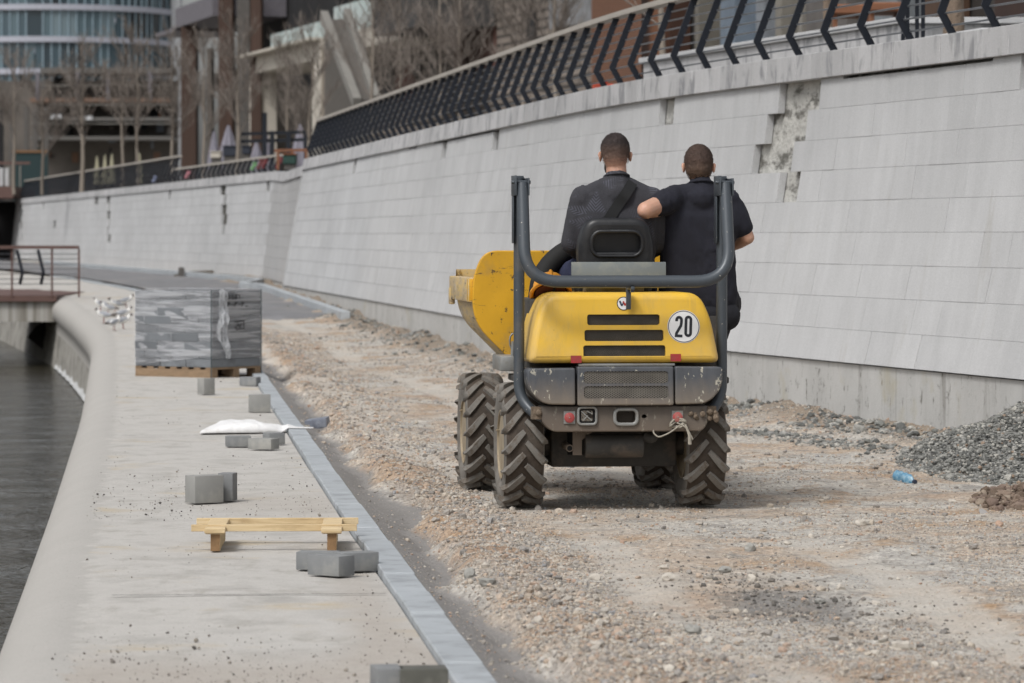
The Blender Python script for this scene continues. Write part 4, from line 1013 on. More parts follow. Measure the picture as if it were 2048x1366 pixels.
limb(g, [(-.06, .16, 1.42), (-.23, .52, 1.38), (-.2, .6, .9)], [.07, .055, .04]); limb(g, [(.14, .16, 1.42), (.27, .52, 1.38), (.25, .6, .9)], [.07, .055, .04])
driver = person('person', 'man driving in a charcoal leaf print sweater with a black strap across his back', g, M_skin1)
hair_cap('hair', Hx, hair_mat('dark_cropped_hair', hexc('2c2321'), hexc('7a6154'), 2.115, 2.215), driver, -.105, -.03)
g = MB()
for z, hw, r in ((1.905, .085, .070), (1.885, .125, .075), (1.86, .165, .078), (1.80, .185, .092), (1.72, .17, .112), (1.62, .15, .118), (1.52, .14, .115), (1.43, .14, .11)): pass
torso(g, .043, [(1.905, .085, .070), (1.885, .125, .075), (1.86, .165, .078), (1.80, .185, .092), (1.72, .17, .112), (1.62, .15, .118), (1.52, .14, .115), (1.43, .14, .11)], .15)
cap(g, (.041, .15, 1.915), (.04, .16, 1.995), .11, .075)
limb(g, [SL, SL.lerp(EL, .5), EL, WL], [.082, .081, .07, .042]); limb(g, [SR, SR.lerp(ER, .5), ER, WR], [.082, .081, .07, .042])
cap(g, (-.03, .16, 1.945), SL, .062, .074); cap(g, (.115, .16, 1.945), SR, .062, .074)
shirt = garment('sweater', g, M_leaf, driver, .011, 9, .010, 3, fx=(4, 4, 5), tilt=1.8)
g = MB(); g.tube([Vector((.040+.076*math.cos(a*.3491), .165+.08*math.sin(a*.3491), 2.004-.02*math.sin(a*.3491)+.004)) for a in range(18)], .0075, 8, closed=True); g.build('sweater_collar', M_leaf, driver, 60)
g = MB(); g.tube([Vector((.039+.0635*math.cos(a*.3491), .172+.066*math.sin(a*.3491), 2.012-.014*math.sin(a*.3491))) for a in range(18)], .007, 8, closed=True); g.build('undershirt', M_tee, driver, 60)
tr = BVHTree.FromPolygons([v.co for v in shirt.data.vertices], [p.vertices for p in shirt.data.polygons])
def drape(pa, pb, wd, n=26, off=.005, lift=.0):
    A, B = Vector((pa[0], 0, pa[1])), Vector((pb[0], 0, pb[1])); d_ = (B-A).normalized(); s_ = Vector((-d_.z, 0, d_.x)); rows = []
    for i in range(n+1):
        c_ = A.lerp(B, i/n); row = []
        for q in (-1, -.5, 0, .5, 1):
            p = c_+s_*q*wd/2; hit = tr.ray_cast(Vector((p.x, -1, p.z)), Vector((0, 1, 0)))
            row.append(hit[0].y if hit[0] is not None else None)
        ok = [r for r in row if r is not None]; y = min(ok) if ok else (rows[-1][1] if rows else .1)
        rows.append((c_, y-off, s_))
    ysm = [sum(rows[min(max(i+k, 0), n)][1] for k in (-2, -1, 0, 1, 2))/5 for i in range(n+1)]
    mb = MB(); vs = []
    for i in range(n+1):
        for q in (-1, 1):
            for dy in (0, .004): p = rows[i][0]+rows[i][2]*q*wd/2; vs.append((p.x, min(ysm[i], rows[i][1])-dy, p.z))
    fs = []
    for i in range(n):
        a, b = i*4, (i+1)*4; fs += [(a+1, a+3, b+3, b+1), (a, b, b+2, a+2), (a, a+1, b+1, b), (a+2, b+2, b+3, a+3)]
    return mb.add(vs, fs)
drape((.13, 1.975), (-.17, 1.54), .066).build('shoulder_strap', M_strap, driver, 60)
g = MB(); limb(g, [(-.06, .14, 1.42), (-.16, .34, 1.42), (-.24, .53, 1.385), (-.20, .6, .93)], [.105, .098, .085, .07]); limb(g, [(.14, .14, 1.42), (.21, .34, 1.42), (.27, .53, 1.385), (.25, .6, .93)], [.105, .098, .085, .07]); slab(g, (.043, .15, 1.42), .12, .11)
garment('trousers', g, M_denim, driver, .013, 6, .007, 8)
g = MB()
for x in (-.2, .25): cap(g, (x, .58, .86), (x, .6, .93), .055, .052); cap(g, (x, .6, .825), (x, .76, .815), .045, .036)
garment('boots', g, M_boot, driver, .01, 3)
g = MB(); Fx = Hx
for sg in (-1, 1): g.ball((0, 0, 0), (.012, .012, .012), 10, 8, 0, Fx @ Matrix.Translation((sg*.03, .078, .012)))
g.build('eyes', M_white, driver, 60)
g = MB(); g.ball((0, 0, 0), (.061, .06, .062), 20, 14, 0, Hx @ Matrix.Translation((0, .04, -.07))); g.build('beard', hair_mat('dark_beard', hexc('3a2b24'), hexc('4a372d'), 1, 2), driver, 60)
# ---- the passenger, one elbow on the seat back
SL, SR = Vector((.425, .2, 1.885)), Vector((.735, .2, 1.86)); EL, ER = Vector((.192, -.035, 1.80)), Vector((.862, .21, 1.635)); WL, WR = Vector((.335, .16, 1.795)), Vector((.76, .45, 1.56))
HC = Vector((.563, .255, 2.075))
g = MB(); Hx = head(g, HC, rad(-7), 1.06, rad(-8))
limb(g, [(.57, .185, 1.86), (.567, .205, 1.96), (.564, .225, 2.03)], [.085, .064, .061])
for z, hw, r in ((1.84, .14, .08), (1.74, .13, .10), (1.62, .12, .1), (1.5, .11, .1), (1.38, .12, .1), (1.28, .13, .1)): slab(g, (.57, .2, z), hw-.03, r-.012)
limb(g, [SL, SL.lerp(EL, .5), EL], [.062, .06, .054]); cap(g, EL+Vector((-.012, -.012, -.006)), EL.lerp(WL, .3), .04, .044); limb(g, [EL, EL.lerp(WL, .35), WL], [.046, .045, .03])
limb(g, [SR, SR.lerp(ER, .5), ER], [.06, .055, .043]); limb(g, [ER, ER.lerp(WR, .35), WR], [.043, .043, .028])
hand(g, WL, WL+Vector((.02, .1, .0)), (1, 0, .2), curl=.5); hand(g, WR, WR+Vector((-.06, .1, -.02)), (0, 0, 1), curl=.5, mirror=-1)
limb(g, [(.5, .25, 1.26), (.52, .6, 1.24), (.5, .66, .9)], [.075, .055, .04]); limb(g, [(.66, .25, 1.26), (.8, .5, 1.22), (.69, .6, .9)], [.075, .055, .04])
mate = person('person', 'man in a plain navy t-shirt resting his bare elbow on the dumper seat back', g, M_skin2)
hair_cap('hair', Hx, hair_mat('brown_cropped_hair', hexc('43342d'), hexc('66503f'), 2.0, 2.12), mate, -.085, -.01)
g = MB()
for z, hw, r in ((1.885, .09, .068), (1.865, .14, .075), (1.84, .165, .08), (1.78, .185, .095), (1.70, .18, .112), (1.6, .18, .12), (1.5, .185, .122), (1.4, .18, .124), (1.3, .178, .126), (1.26, .178, .122)): pass
torso(g, .572, [(1.885, .09, .068), (1.865, .14, .075), (1.84, .165, .08), (1.78, .18, .092), (1.72, .17, .105)], .2)
torso(g, .548, [(1.74, .165, .105), (1.66, .15, .112), (1.5, .142, .112), (1.4, .146, .114), (1.3, .15, .116), (1.25, .15, .112)], .2)
cap(g, (.57, .19, 1.88), (.568, .20, 1.955), .108, .073)
mid = SL.lerp(EL, .60); limb(g, [SL, SL.lerp(EL, .4), mid], [.08, .08, .074]); cap(g, (.52, .2, 1.915), SL, .06, .074)
mid = SR.lerp(ER, .72); limb(g, [SR, SR.lerp(ER, .4), mid], [.08, .078, .07]); cap(g, (.62, .2, 1.91), SR, .06, .072)
shirt = garment('t_shirt', g, M_navy, mate, .011, 7, .011, 21, fx=(3, 3, 2.2), tilt=2.6)
g = MB(); g.tube([Vector((.568+.074*math.cos(a*.3491), .205+.078*math.sin(a*.3491), 1.962-.02*math.sin(a*.3491)+.004)) for a in range(18)], .0085, 8, closed=True); g.build('t_shirt_collar', M_navy, mate, 60)
g = MB(); slab(g, (.555, .22, 1.25), .12, .118); limb(g, [(.49, .24, 1.24), (.52, .6, 1.24), (.5, .66, .92)], [.115, .09, .07]); limb(g, [(.66, .22, 1.24), (.735, .34, 1.245), (.78, .5, 1.215), (.69, .6, .92)], [.115, .105, .09, .07]); slab(g, (.59, .17, 1.15), .12, .1)
garment('trousers', g, M_blacktr, mate, .013, 5, .012, 40, fx=(5, 5, 6))
g = MB()
for x, y in ((.5, .66), (.69, .6)): cap(g, (x, y-.02, .86), (x, y, .93), .055, .052); cap(g, (x, y, .825), (x, y+.16, .815), .045, .036)
garment('boots', g, M_boot, mate, .01, 3)
g = MB()
for sg in (-1, 1): g.ball((0, 0, 0), (.012, .012, .012), 10, 8, 0, Hx @ Matrix.Translation((sg*.03, .078, .012)))
g.build('eyes', M_white, mate, 60)
# ================================================================ loose stones: one mass of gravel, rubble and grit
M_peb = NT('pebble'); m = M_peb
c = m.ramp(m.island(), [(0, hexc('6b6967')), (.16, hexc('8b8884')), (.3, hexc('a39e96')), (.42, hexc('b5aa9b')), (.54, hexc('988a7a')), (.64, hexc('b29c88')), (.72, hexc('a88a75')), (.8, hexc('bdb7ad')), (.88, hexc('84868a')), (.95, hexc('c6c0b5'))], 'CONSTANT')
c = m.mix(1, c, m.ramp(m.noise(60, 4, .6), [(.3, .85), (.7, 1.12)]), 'MULTIPLY'); c = m.mix(m.rng(m.noise(2.2, 4, .6), .35, .65, .15, .6), c, hexc('a9a197')); M_peb = m.out(c, .9)
m = NT('crushed_grey_stone'); c = m.ramp(m.island(), [(0, hexc('5a5b59')), (.25, hexc('70716d')), (.5, hexc('838380')), (.72, hexc('94938e')), (.9, hexc('aaa8a1')), (.97, hexc('8f7d6d'))], 'CONSTANT')
c = m.mix(1, c, m.ramp(m.noise(50, 4, .6), [(.3, .85), (.7, 1.12)]), 'MULTIPLY'); M_grey = m.out(c, .92)
m = NT('brown_earth_clod'); c = m.ramp(m.island(), [(0, hexc('65574b')), (.3, hexc('74645a')), (.6, hexc('807063')), (.85, hexc('8f8274'))], 'CONSTANT'); M_clod = m.out(c, .95, 0, m.bump(m.noise(60, 5, .7), .6, .01))
m = NT('dark_grit'); c = m.ramp(m.island(), [(0, hexc('5d5a56')), (.4, hexc('76716b')), (.75, hexc('8d877e'))], 'CONSTANT'); M_grit = m.out(c, .95)
def rock_shapes(n, sub, rough, sq=(.45, .95)):
    out = []
    for i in range(n):
        bm = bmesh.new(); bmesh.ops.create_icosphere(bm, subdivisions=sub, radius=1)
        s_ = Vector((1, random.uniform(.6, 1), random.uniform(*sq))); off = Vector((random.random()*50, i*7.1, 3))
        for v in bm.verts:
            k = 1+rough*mnoise.noise(v.co*1.3+off)+rough*.5*mnoise.noise(v.co*3.1+off); v.co = Vector((v.co.x*s_.x*k, v.co.y*s_.y*k, v.co.z*s_.z*k))
        bm.verts.ensure_lookup_table()
        out.append((np.array([v.co[:] for v in bm.verts]), np.array([[q.index for q in f.verts] for f in bm.faces]))); bm.free()
    return out
def scatter(name, pos, size, shapes, material, sink=.3, smooth=False, kind='stuff', flat=1.0):
    n = len(pos); which = rng.integers(0, len(shapes), n); V = []; T = []; base = 0
    for si, (sv, sf) in enumerate(shapes):
        idx = np.nonzero(which == si)[0]
        if not len(idx): continue
        k = len(idx); a = rng.uniform(0, 2*np.pi, k); b = rng.normal(0, .35, k); s_ = size[idx][:, None]
        v = np.repeat(sv[None], k, 0)*s_[:, :, None]; v[..., 2] *= flat
        cb, sb = np.cos(b)[:, None], np.sin(b)[:, None]; y, z = v[..., 1]*cb-v[..., 2]*sb, v[..., 1]*sb+v[..., 2]*cb
        ca, sa = np.cos(a)[:, None], np.sin(a)[:, None]; x, y = v[..., 0]*ca-y*sa, v[..., 0]*sa+y*ca
        p = pos[idx]; w_ = np.stack([x+p[:, 0:1], y+p[:, 1:2], z+p[:, 2:3]+s_*(.5-sink)], -1)
        V.append(w_.reshape(-1, 3)); T.append((sf[None]+(np.arange(k)*len(sv))[:, None, None]+base).reshape(-1, 3)); base += k*len(sv)
    V = np.concatenate(V); T = np.concatenate(T); me = bpy.data.meshes.new(name)
    me.vertices.add(len(V)); me.vertices.foreach_set('co', V.astype(np.float32).ravel()); me.loops.add(T.size); me.loops.foreach_set('vertex_index', T.astype(np.int32).ravel())
    me.polygons.add(len(T)); me.polygons.foreach_set('loop_start', np.arange(0, T.size, 3, dtype=np.int32)); me.polygons.foreach_set('use_smooth', np.full(len(T), smooth)); me.update(calc_edges=True)
    o = link(name, me, material)
    if kind: tag(o, kind=kind)
    return o
R0 = rock_shapes(8, 1, .55); R1 = rock_shapes(10, 2, .5)
for i, (v, f) in enumerate(R0): pass
def sample(n, y0, y1, power=1.0):
    u = rng.random(n); Y = 1/(1/y0+(1/y1-1/y0)*u) if power == 1 else y0+(y1-y0)*u
    return Y
# gravel all over the road, thicker along the ragged edge and in patches
n = 310000; Y = sample(n, 12.8, 60); t = rng.random(n); hi = np.minimum(WB(Y)+.05, .1335*Y+1.1); X = KX(Y)+.02+t*(hi-KX(Y)-.02)
z, ha, ru = road_z(X, Y); k = X-KX(Y)
den = .36+.55*vnoise(X*1.1, Y*.45, 31)+.35*vnoise(X*3, Y*1.2, 32)+1.1*np.exp(-((k-.6)/.3)**2)+.5*ru
den *= np.where(ha > .6, .10, 1.0)*(1-.75*rut_w(X, Y))
keep = (rng.random(n) < np.clip(den, .05, 1)) & (X > -.1335*Y-1.0); X, Y, z, k, ha = X[keep], Y[keep], z[keep], k[keep], ha[keep]
s_ = rng.lognormal(math.log(.0031), .58, len(X))*(1+.45*np.exp(-((k-.6)/.3)**2)); s_ = np.clip(s_*np.clip(Y/20, 1, 1.7), .0025, .03)
P_ = np.stack([X, Y, z], -1); scatter('gravel', P_, s_, R0, M_peb, .25)
print('gravel stones', len(X))
n = 170; Y = sample(n, 13.2, 42); X = KX(Y)+.5+rng.random(n)*(np.minimum(WB(Y), .1335*Y+.3)-KX(Y)-.5); z = road_z(X, Y)[0]
scatter('coarse_gravel', np.stack([X, Y, z], -1), rng.uniform(.011, .026, n), R1, M_peb, .2)
# dark spill on the near right of the road
n = 1500; a = rng.normal(0, 1, (n, 2)); X = 1.25+a[:, 0]*.3; Y = 17.2+a[:, 1]*.8-a[:, 0]*.6; z = road_z(X, Y)[0]
scatter('dark_spill', np.stack([X, Y, z], -1), np.clip(rng.lognormal(math.log(.0042), .6, n), .002, .02), R0, M_grit, .25)
# rubble along the foot of the wall
n = 11000; Y = sample(n, 26, 75); X = WB(Y)-.05-np.abs(rng.normal(0, .3, n)); z = road_z(X, Y)[0]
keep = (rng.random(n) < np.clip(.6+.7*vnoise(Y*.8, X*0, 41), .1, 1)) & (X > KX(Y)+.8)
scatter('rubble', np.stack([X, Y, z], -1)[keep], np.clip(rng.lognormal(math.log(.0115), .55, n), .005, .06)[keep], R1[:5], M_grey, .25)
n = 1800; Y = 25+rng.random(n)*7.5; X = WB(Y)-.62-.3*(Y-25)*.12-np.abs(rng.normal(0, .2, n)); z = road_z(X, Y)[0]
scatter('rubble_tail', np.stack([X, Y, z], -1), np.clip(rng.lognormal(math.log(.0105), .5, n), .006, .04), R1[:5], M_grey, .25)
# grit on the walkway
n = 9000; Y = sample(n, 13, 46); t = rng.random(n)**.8; X = KX(Y)-.17-t*(KX(Y)-.17-EX(Y)-.3); z = ZG(Y)+.006
den = .10+.6*np.clip((15.8-Y)/1.5, 0, 1)+.7*np.exp(-((Y-23.8)/1.3)**2)+.4*vnoise(X*2, Y*.7, 51)+.5*np.exp(-((KX(Y)-.25-X)/.1)**2); keep = rng.random(n) < np.clip(den, 0, 1)
scatter('grit', np.stack([X, Y, z], -1)[keep], np.clip(rng.lognormal(math.log(.0021), .6, n), .001, .011)[keep], R0, M_grit, .3)
# stone piles
def pile(name, cx, cy, rx, ry, hgt, n, s0, material, seed, label, basecol):
    root = thing(name, label, 'gravel pile' if 'gravel' in name else 'soil heap', (cx, cy, 0))
    hf = lambda X, Y: np.maximum(hgt*(1-np.clip(np.hypot((X-cx)/rx, (Y-cy)/ry)*(1+.18*vnoise(X*1.3, Y*1.3, seed)), 0, 1.3))**1.0*1.0, -.05)+.03*vnoise(X*4, Y*4, seed+1)
    gx = np.linspace(cx-rx*1.1, cx+rx*1.1, 60); gy = np.linspace(cy-ry*1.1, cy+ry*1.1, 60); XX, YY = np.meshgrid(gx, gy); ZZ = hf(XX, YY)-.02
    link('heap', grid_mesh('heap', np.stack([XX, YY, ZZ], -1)), material, root, None, True)
    a = rng.uniform(0, 2*np.pi, n); r = np.sqrt(rng.random(n))*1.08; X = cx+rx*r*np.cos(a); Y = cy+ry*r*np.sin(a); z = np.maximum(hf(X, Y), road_z(X, Y)[0])
    o = scatter('stone' if 'gravel' in name else 'clod', np.stack([X, Y, z], -1), np.clip(rng.lognormal(math.log(s0), .38, n), s0*.4, s0*2.6), R1, material, .3)
    o.parent = root; o.data.transform(Matrix.Translation((-cx, -cy, 0))); o['kind'] = 'stuff'
pile('gravel_pile', 3.66, 27.3, .84, 1.9, .48, 16000, .0095, M_grey, 61, 'heap of dark grey crushed stone at the right edge by the wall', None)
pile('soil_heap', 3.27, 23.6, .40, .8, .15, 1100, .018, M_clod, 71, 'small heap of brown earth clods in front of the grey stone heap', None)
# a few single stones lying on the road
sp = [(1340, 1165), (1450, 1150), (1640, 1205), (1725, 1050), (1500, 1098), (1385, 1262), (1803, 1300), (975, 1190), (940, 1165), (1190, 1160)]
for i, (px, py) in enumerate(sp):
    p = gnd(px, py); v, f = R1[i % len(R1)]; me = bpy.data.meshes.new('stone'); me.from_pydata(v*random.uniform(.028, .042), [], f.tolist())
    o = link('stone', me, M_grey if i % 3 else M_peb, None, None); p.z = float(road_z(np.array(p.x), np.array(p.y))[0])+.012; o.location = p; o.rotation_euler = (0, 0, i)
    tag(o, 'fist sized loose stone lying on the gravel road', 'stone', 'larger loose stones on the gravel road')
# ================================================================ paving blocks, timber carrier, sheet, bottle
M_block = mat('paver_concrete', hexc('7d7f80'), .9, vary=.12, vs=7, dirt=hexc('9a9994'), da=.45, ds=6, bump=.35, bs=130, bd=.003)
M_block2 = mat('paver_concrete_pale', hexc('8f8f8c'), .9, vary=.1, vs=7, dirt=hexc('a6a49d'), da=.5, ds=6, bump=.35, bs=130, bd=.003)
M_blockdk = mat('dark_paver', hexc('55554f'), .85, vary=.15, vs=7, dirt=hexc('75746e'), da=.5, ds=6, bump=.35, bs=130, bd=.003)  # darker paver tone for the right foreground block
def block(px, py, wl, wd, ht, rot, label, group=None, material=M_block, z=0.006, dx=0, dy=0):
    p = gnd(px, py, z); o = MB().box(-wl/2, wl/2, -wd/2, wd/2, 0, ht).build('paving_block', material, None, 32, .004, 2)
    o.location = (p.x+dx, p.y+dy, z); o.rotation_euler = (0, 0, rad(rot)); return tag(o, label, 'paving block', group)
block(661, 1152, .20, .12, .098, -38, 'grey paving block lying in front of the wooden carrying frame', dy=.06)
block(632, 1146, .20, .12, .088, -8, 'grey paving block behind the front one near the wooden frame, left of the pair', dy=.22)
block(708, 1146, .20, .12, .09, 28, 'grey paving block behind the front one, right of the pair by the kerb', dy=.16)
block(406, 1007, .20, .13, .168, 33, 'tall grey block standing on end alone in mid walkway', None, M_block2, dy=.1)
block(452, 1004, .095, .12, .172, -10, 'dark narrow block pressed against the tall standing block', None, M_block, dy=.13)
block(526, 899, .20, .14, .082, -24, 'flat grey paving block in front of the white sheet', None, M_block2, dy=.08)
block(472, 896, .19, .13, .082, 10, 'flat grey paving block left of its pair below the white sheet', dy=.24, )
block(541, 894, .14, .12, .09, 30, 'grey paving block mostly hidden behind the flat pair below the white sheet', dy=.42)
block(518, 825, .19, .12, .165, 12, 'square grey block standing upright near the kerb above the white sheet', None, M_block2, dy=.08)
block(411, 789, .14, .12, .165, 40, 'narrow grey block standing upright left in front of the pallet', None, M_block2, dy=.08)
block(499, 772, .2, .13, .095, -20, 'low grey block against the front right corner of the pallet', dy=.1)
block(775, 1392, .10, .16, .106, 12, 'blurred grey block at the very bottom beside the kerb, left of two', None, M_block)
block(846, 1394, .17, .14, .106, 6, 'blurred dark block at the very bottom beside the kerb, right of two', None, M_blockdk)
p = gnd(636, 845); M_wrapblk = mat('wrapped_block', hexc('6f7480'), .35, vary=.2, vs=14, dirt=hexc('9aa0a8'), da=.5, ds=18, bump=.3, bs=40)
o = MB().box(-.10, .10, -.06, .06, 0, .085).build('paving_block', M_wrapblk, None, 32, .008, 2); o.location = (p.x, p.y+.05, -.05); o.rotation_euler = (rad(6), rad(-8), rad(-14)); tag(o, 'dark shiny block lying on the gravel just right of the kerb', 'paving block')
# timber carrier
M_wood = NT('fresh_timber'); m = M_wood; v = m.coord((3, 40, 40))
c = m.ramp(m.noise(1.2, 5, .6, v, .5), [(.3, hexc('b09770')), (.5, hexc('cdb68e')), (.7, hexc('d9c6a3'))]); c = m.mix(m.math('MULTIPLY', m.rng(m.noise(5, 5, .7), .55, .7), .35), c, hexc('94795a')); M_wood = m.out(c, .75, 0, m.bump(m.noise(2, 4, .6, v), .2, .003))
M_endgrain = mat('timber_end_grain', hexc('826647'), .85, vary=.25, vs=30, bump=.3)
pc = (gnd(431, 1108)+gnd(664, 1102))/2
fr = thing('wooden_carrier', 'pale wooden carrying frame of two long bars lying on the walkway', 'timber frame', (pc.x, pc.y, .008), rad(2.0))
wb = lambda x0, x1, y0, y1, z0, z1, nm: MB().box(x0, x1, y0, y1, z0, z1).build(nm, M_wood, fr, 32, .002, 1)
wb(-.435, .43, .115, .150, .093, .128, 'long_bar'); wb(-.43, .435, .60, .64, .093, .126, 'long_bar')
for x in (-.305, .30):
    wb(x-.05, x+.05, -.01, .74, .0885, .0925, 'cross_board')
    wb(x-.052, x+.05, .1505, .5995, .0935, .124, 'cross_board'); wb(x-.055, x+.052, -.02, .114, .0935, .12, 'cross_board')
    g = MB().box(x-.024, x+.024, -.0, .74, .0, .088); g.m[2] = 1; g.build('bearer', [M_wood, M_endgrain], fr, 32)
# white sheet
p0 = gnd(500, 868); nx, ny = 110, 40; P = np.zeros((ny, nx, 3))
u = np.linspace(0, 1, nx)[None]; vv_ = np.linspace(0, 1, ny)[:, None]; Lx = .93
wdt = np.where(u < .62, .28+.30*np.sin(np.clip(u/.62, 0, 1)*np.pi)**.6, .28*np.exp(-((u-.62)/.22)**1.2)+.035)
xs = p0.x-.41+u*Lx+0*vv_; ysl = p0.y-.10+(vv_-.05)*wdt+.05*np.sin(u*9)*(.3+vv_)+.18*u
env = np.sin(np.pi*np.clip(u, .0, 1)**.8)**.5*np.sin(np.pi*np.clip(vv_, 0, 1))**.7*np.where(u < .62, 1, np.exp(-((u-.62)/.16)**2))
hz = (1-np.exp(-4*env))*(.062*np.exp(-((u-.3)/.24)**4)+.046*np.exp(-((u-.62)/.13)**2)+.012+.014*vnoise(xs*9, ysl*7, 82)+.016*np.abs(vnoise(xs*17+ysl*12, ysl*14, 83)))+.014+np.clip((xs-(KX(ysl)-.2))/.05, 0, 1)*.034
P[..., 0] = xs; P[..., 1] = ysl; P[..., 2] = np.maximum(hz, .012)
M_sheet = mat('white_plastic_sheet', hexc('dcdcdc'), .6, vary=.04, vs=8, dirt=hexc('b5b0a6'), da=.3, ds=9, bump=.3, bs=30, bd=.008)
o = link('plastic_sheet', grid_mesh('sheet', P), M_sheet); q = o.modifiers.new('t', 'SOLIDIFY'); q.thickness = .006; tag(o, 'crumpled white plastic sheet lying across the walkway and trailing over the kerb', 'sheet')
# crushed bottle
p = gnd(1810, 968); M_blue = NT('blue_bottle_plastic'); m = M_blue; c = m.ramp(m.noise(30, 4, .6), [(.35, hexc('5f9fc8')), (.55, hexc('8fc0dc')), (.7, hexc('c4dce8'))]); m.p.inputs['Transmission Weight'].default_value = .35; M_blue = m.out(c, .2, 0, m.bump(m.noise(40, 3, .6), .5, .01))
bt = thing('plastic_bottle', 'crushed blue plastic bottle lying by the grey stone heap', 'bottle', (p.x, p.y, .035), rad(-62)); bt.scale = (.85,)*3
g = MB(); n = 20; prof = [(0, -.12), (.036, -.12), (.042, -.11), (.036, -.08), (.045, -.05), (.038, -.02), (.045, .01), (.037, .035), (.043, .06), (.03, .1), (.015, .115), (.015, .14), (0, .14)]
g.lathe(prof, n, 0, Matrix.Rotation(rad(97), 4, 'Y')); g.v = [(x, y*(.8+.25*math.sin(x*40)), z*1.15) for x, y, z in g.v]; g.build('bottle_body', M_blue, bt, 60)
g = MB(); g.lathe([(0, .125), (.018, .125), (.018, .145), (0, .145)], 14, 0, Matrix.Rotation(rad(97), 4, 'Y')); g.build('bottle_cap', M_inkblue, bt, 40)
# ================================================================ pallet of paving slabs under stretch film
pa = thing('wooden_pallet', 'low wooden pallet under the wrapped stack of grey blocks', 'pallet', gnd(424, 758), rad(0))
TH = rad(-38); ax_, ay_ = Vector((-math.cos(TH), -math.sin(TH)*-1, 0)), Vector((0, 0, 0))
e1 = Vector((-math.cos(rad(37)), math.sin(rad(37)), 0)); e2 = Vector((math.sin(rad(37)), math.cos(rad(37)), 0))   # along the long face (left, away) and the short face (right, away)
LA, LB = 1.19, .86
M_pal = mat('weathered_pallet', hexc('8a745c'), .85, vary=.2, vs=6, dirt=hexc('6b5a45'), da=.5, ds=5, bump=.3, bs=60, st=(1, 1, 3))
def obx(mb, a0, a1, b0, b1, z0, z1, m=0):
    c4 = [e1*a+e2*b for a, b in ((a0, b0), (a0, b1), (a1, b1), (a1, b0))]
    mb.hexa([c+Vector((0, 0, z0)) for c in c4], [c+Vector((0, 0, z1)) for c in c4], m)
for b in (0, LB/2-.05, LB-.1):
    g = MB(); obx(g, 0, LA, b, b+.1, 0, .022); g.build('bottom_board', M_pal, pa, None, .002, 1)
    for a in (0, LA/2-.07, LA-.14): g = MB(); obx(g, a, a+.14, b+.002, b+.098, .022, .105); g.build('pallet_block', M_pal, pa, None, .002, 1)
for a in np.linspace(0, LA-.1, 7): g = MB(); obx(g, a, a+.1, 0, LB, .105, .127); g.build('deck_board', M_pal, pa, None, .002, 1)
g = MB(); obx(g, .015, LA-.015, -.012, -.001, .004, .104); g.build('side_board', M_pal, pa, None)
st = thing('block_stack', 'stack of grey blocks wrapped in torn clear film on the pallet', 'block stack', gnd(424, 758)+Vector((0, 0, .128)), 0)
M_blkA = mat('blue_grey_block', hexc('6c7074'), .85, vary=.1, vs=4, dirt=hexc('55575a'), da=.5, ds=3, island=.22, bump=.3, bs=90)
LAYERS = 9; lh = .098; random.seed(5)
g = MB()
for l in range(LAYERS):
    z0 = l*lh; sx0 = random.uniform(-.012, .012); cut_ = [0, .2, .62, 1.04, LA] if l % 2 else [0, .42, .84, LA]
    if l in (0, LAYERS-1, LAYERS-2): cut_ = [0, .58, LA] if l % 2 else [0, .4, .8, LA]
    for a0, a1 in zip(cut_, cut_[1:]):
        for b0, b1 in ((0, LB*.5), (LB*.5, LB)):
            j = random.uniform(-.012, .012)
            obx(g, a0+.004+sx0*.3, a1-.004, b0+.003+j*.6-.01, b1-.003, z0+.001, z0+lh-.003)
g.build('paving_slabs', M_blkA, st, None, .004, 1)['kind'] = 'stuff'
random.seed(17)
m = NT('stretch_film'); v = m.coord()
st1 = m.noise(2.6, 6, .7, m.coord((1.0, 1.0, 6)), .9); ro = m.n('Mapping'); ro.inputs['Rotation'].default_value = (0, rad(24), 0); ro.inputs['Scale'].default_value = (.45, .45, 6.5); m.l(m.co.outputs['Object'], ro.inputs['Vector'])
st2 = m.noise(2.4, 4, .6, ro.outputs[0], .6)
al = m.math('ADD', m.math('MULTIPLY', m.rng(st2, .42, .58), .55), .2); m.l(m.math('MULTIPLY', al, .9), m.p.inputs['Alpha'])
M_film = m.out(hexc('c2c4c8'), .16, 0, m.bump(st2, 1, .03))
HS = LAYERS*lh
g = MB()
def film_face(o_, d1, L, h0, h1, seed, nn=46, mm=26):
    up = Vector((0, 0, 1)); nrm = d1.cross(up).normalized(); vs = []; fs = []
    for j in range(mm+1):
        for i in range(nn+1):
            a = i/nn; z = h0(a)+(h1-h0(a))*j/mm; b = .010+.006*mnoise.noise(Vector((a*5+seed, z*14-a*5, seed)))
            vs.append(o_+d1*a*L+up*z+nrm*b)
    for j in range(mm):
        for i in range(nn): q = j*(nn+1)+i; fs.append((q, q+1, q+nn+2, q+nn+1))
    g.add(vs, fs)
off = (e1+e2)*-.02
film_face(off, e1, LA+.02, lambda a: .13-.12*a if a > .0 else .13, HS+.01, 1); film_face(off+e2*(LB+.03), -e2, LB+.03, lambda a: .1, HS+.01, 7)
for z in (0,): 
    t0 = off; vs = [t0+e1*a*LA*1.02+e2*b*(LB+.03)+Vector((0, 0, HS+.012+.018*abs(mnoise.noise(Vector((a*6, b*6, 2)))))) for b in np.linspace(0, 1, 12) for a in np.linspace(0, 1, 18)]
    g.add(vs, [(j*18+i, j*18+i+1, j*18+i+19, j*18+i+18) for j in range(11) for i in range(17)])
o = g.build('stretch_film', M_film, st, 60)
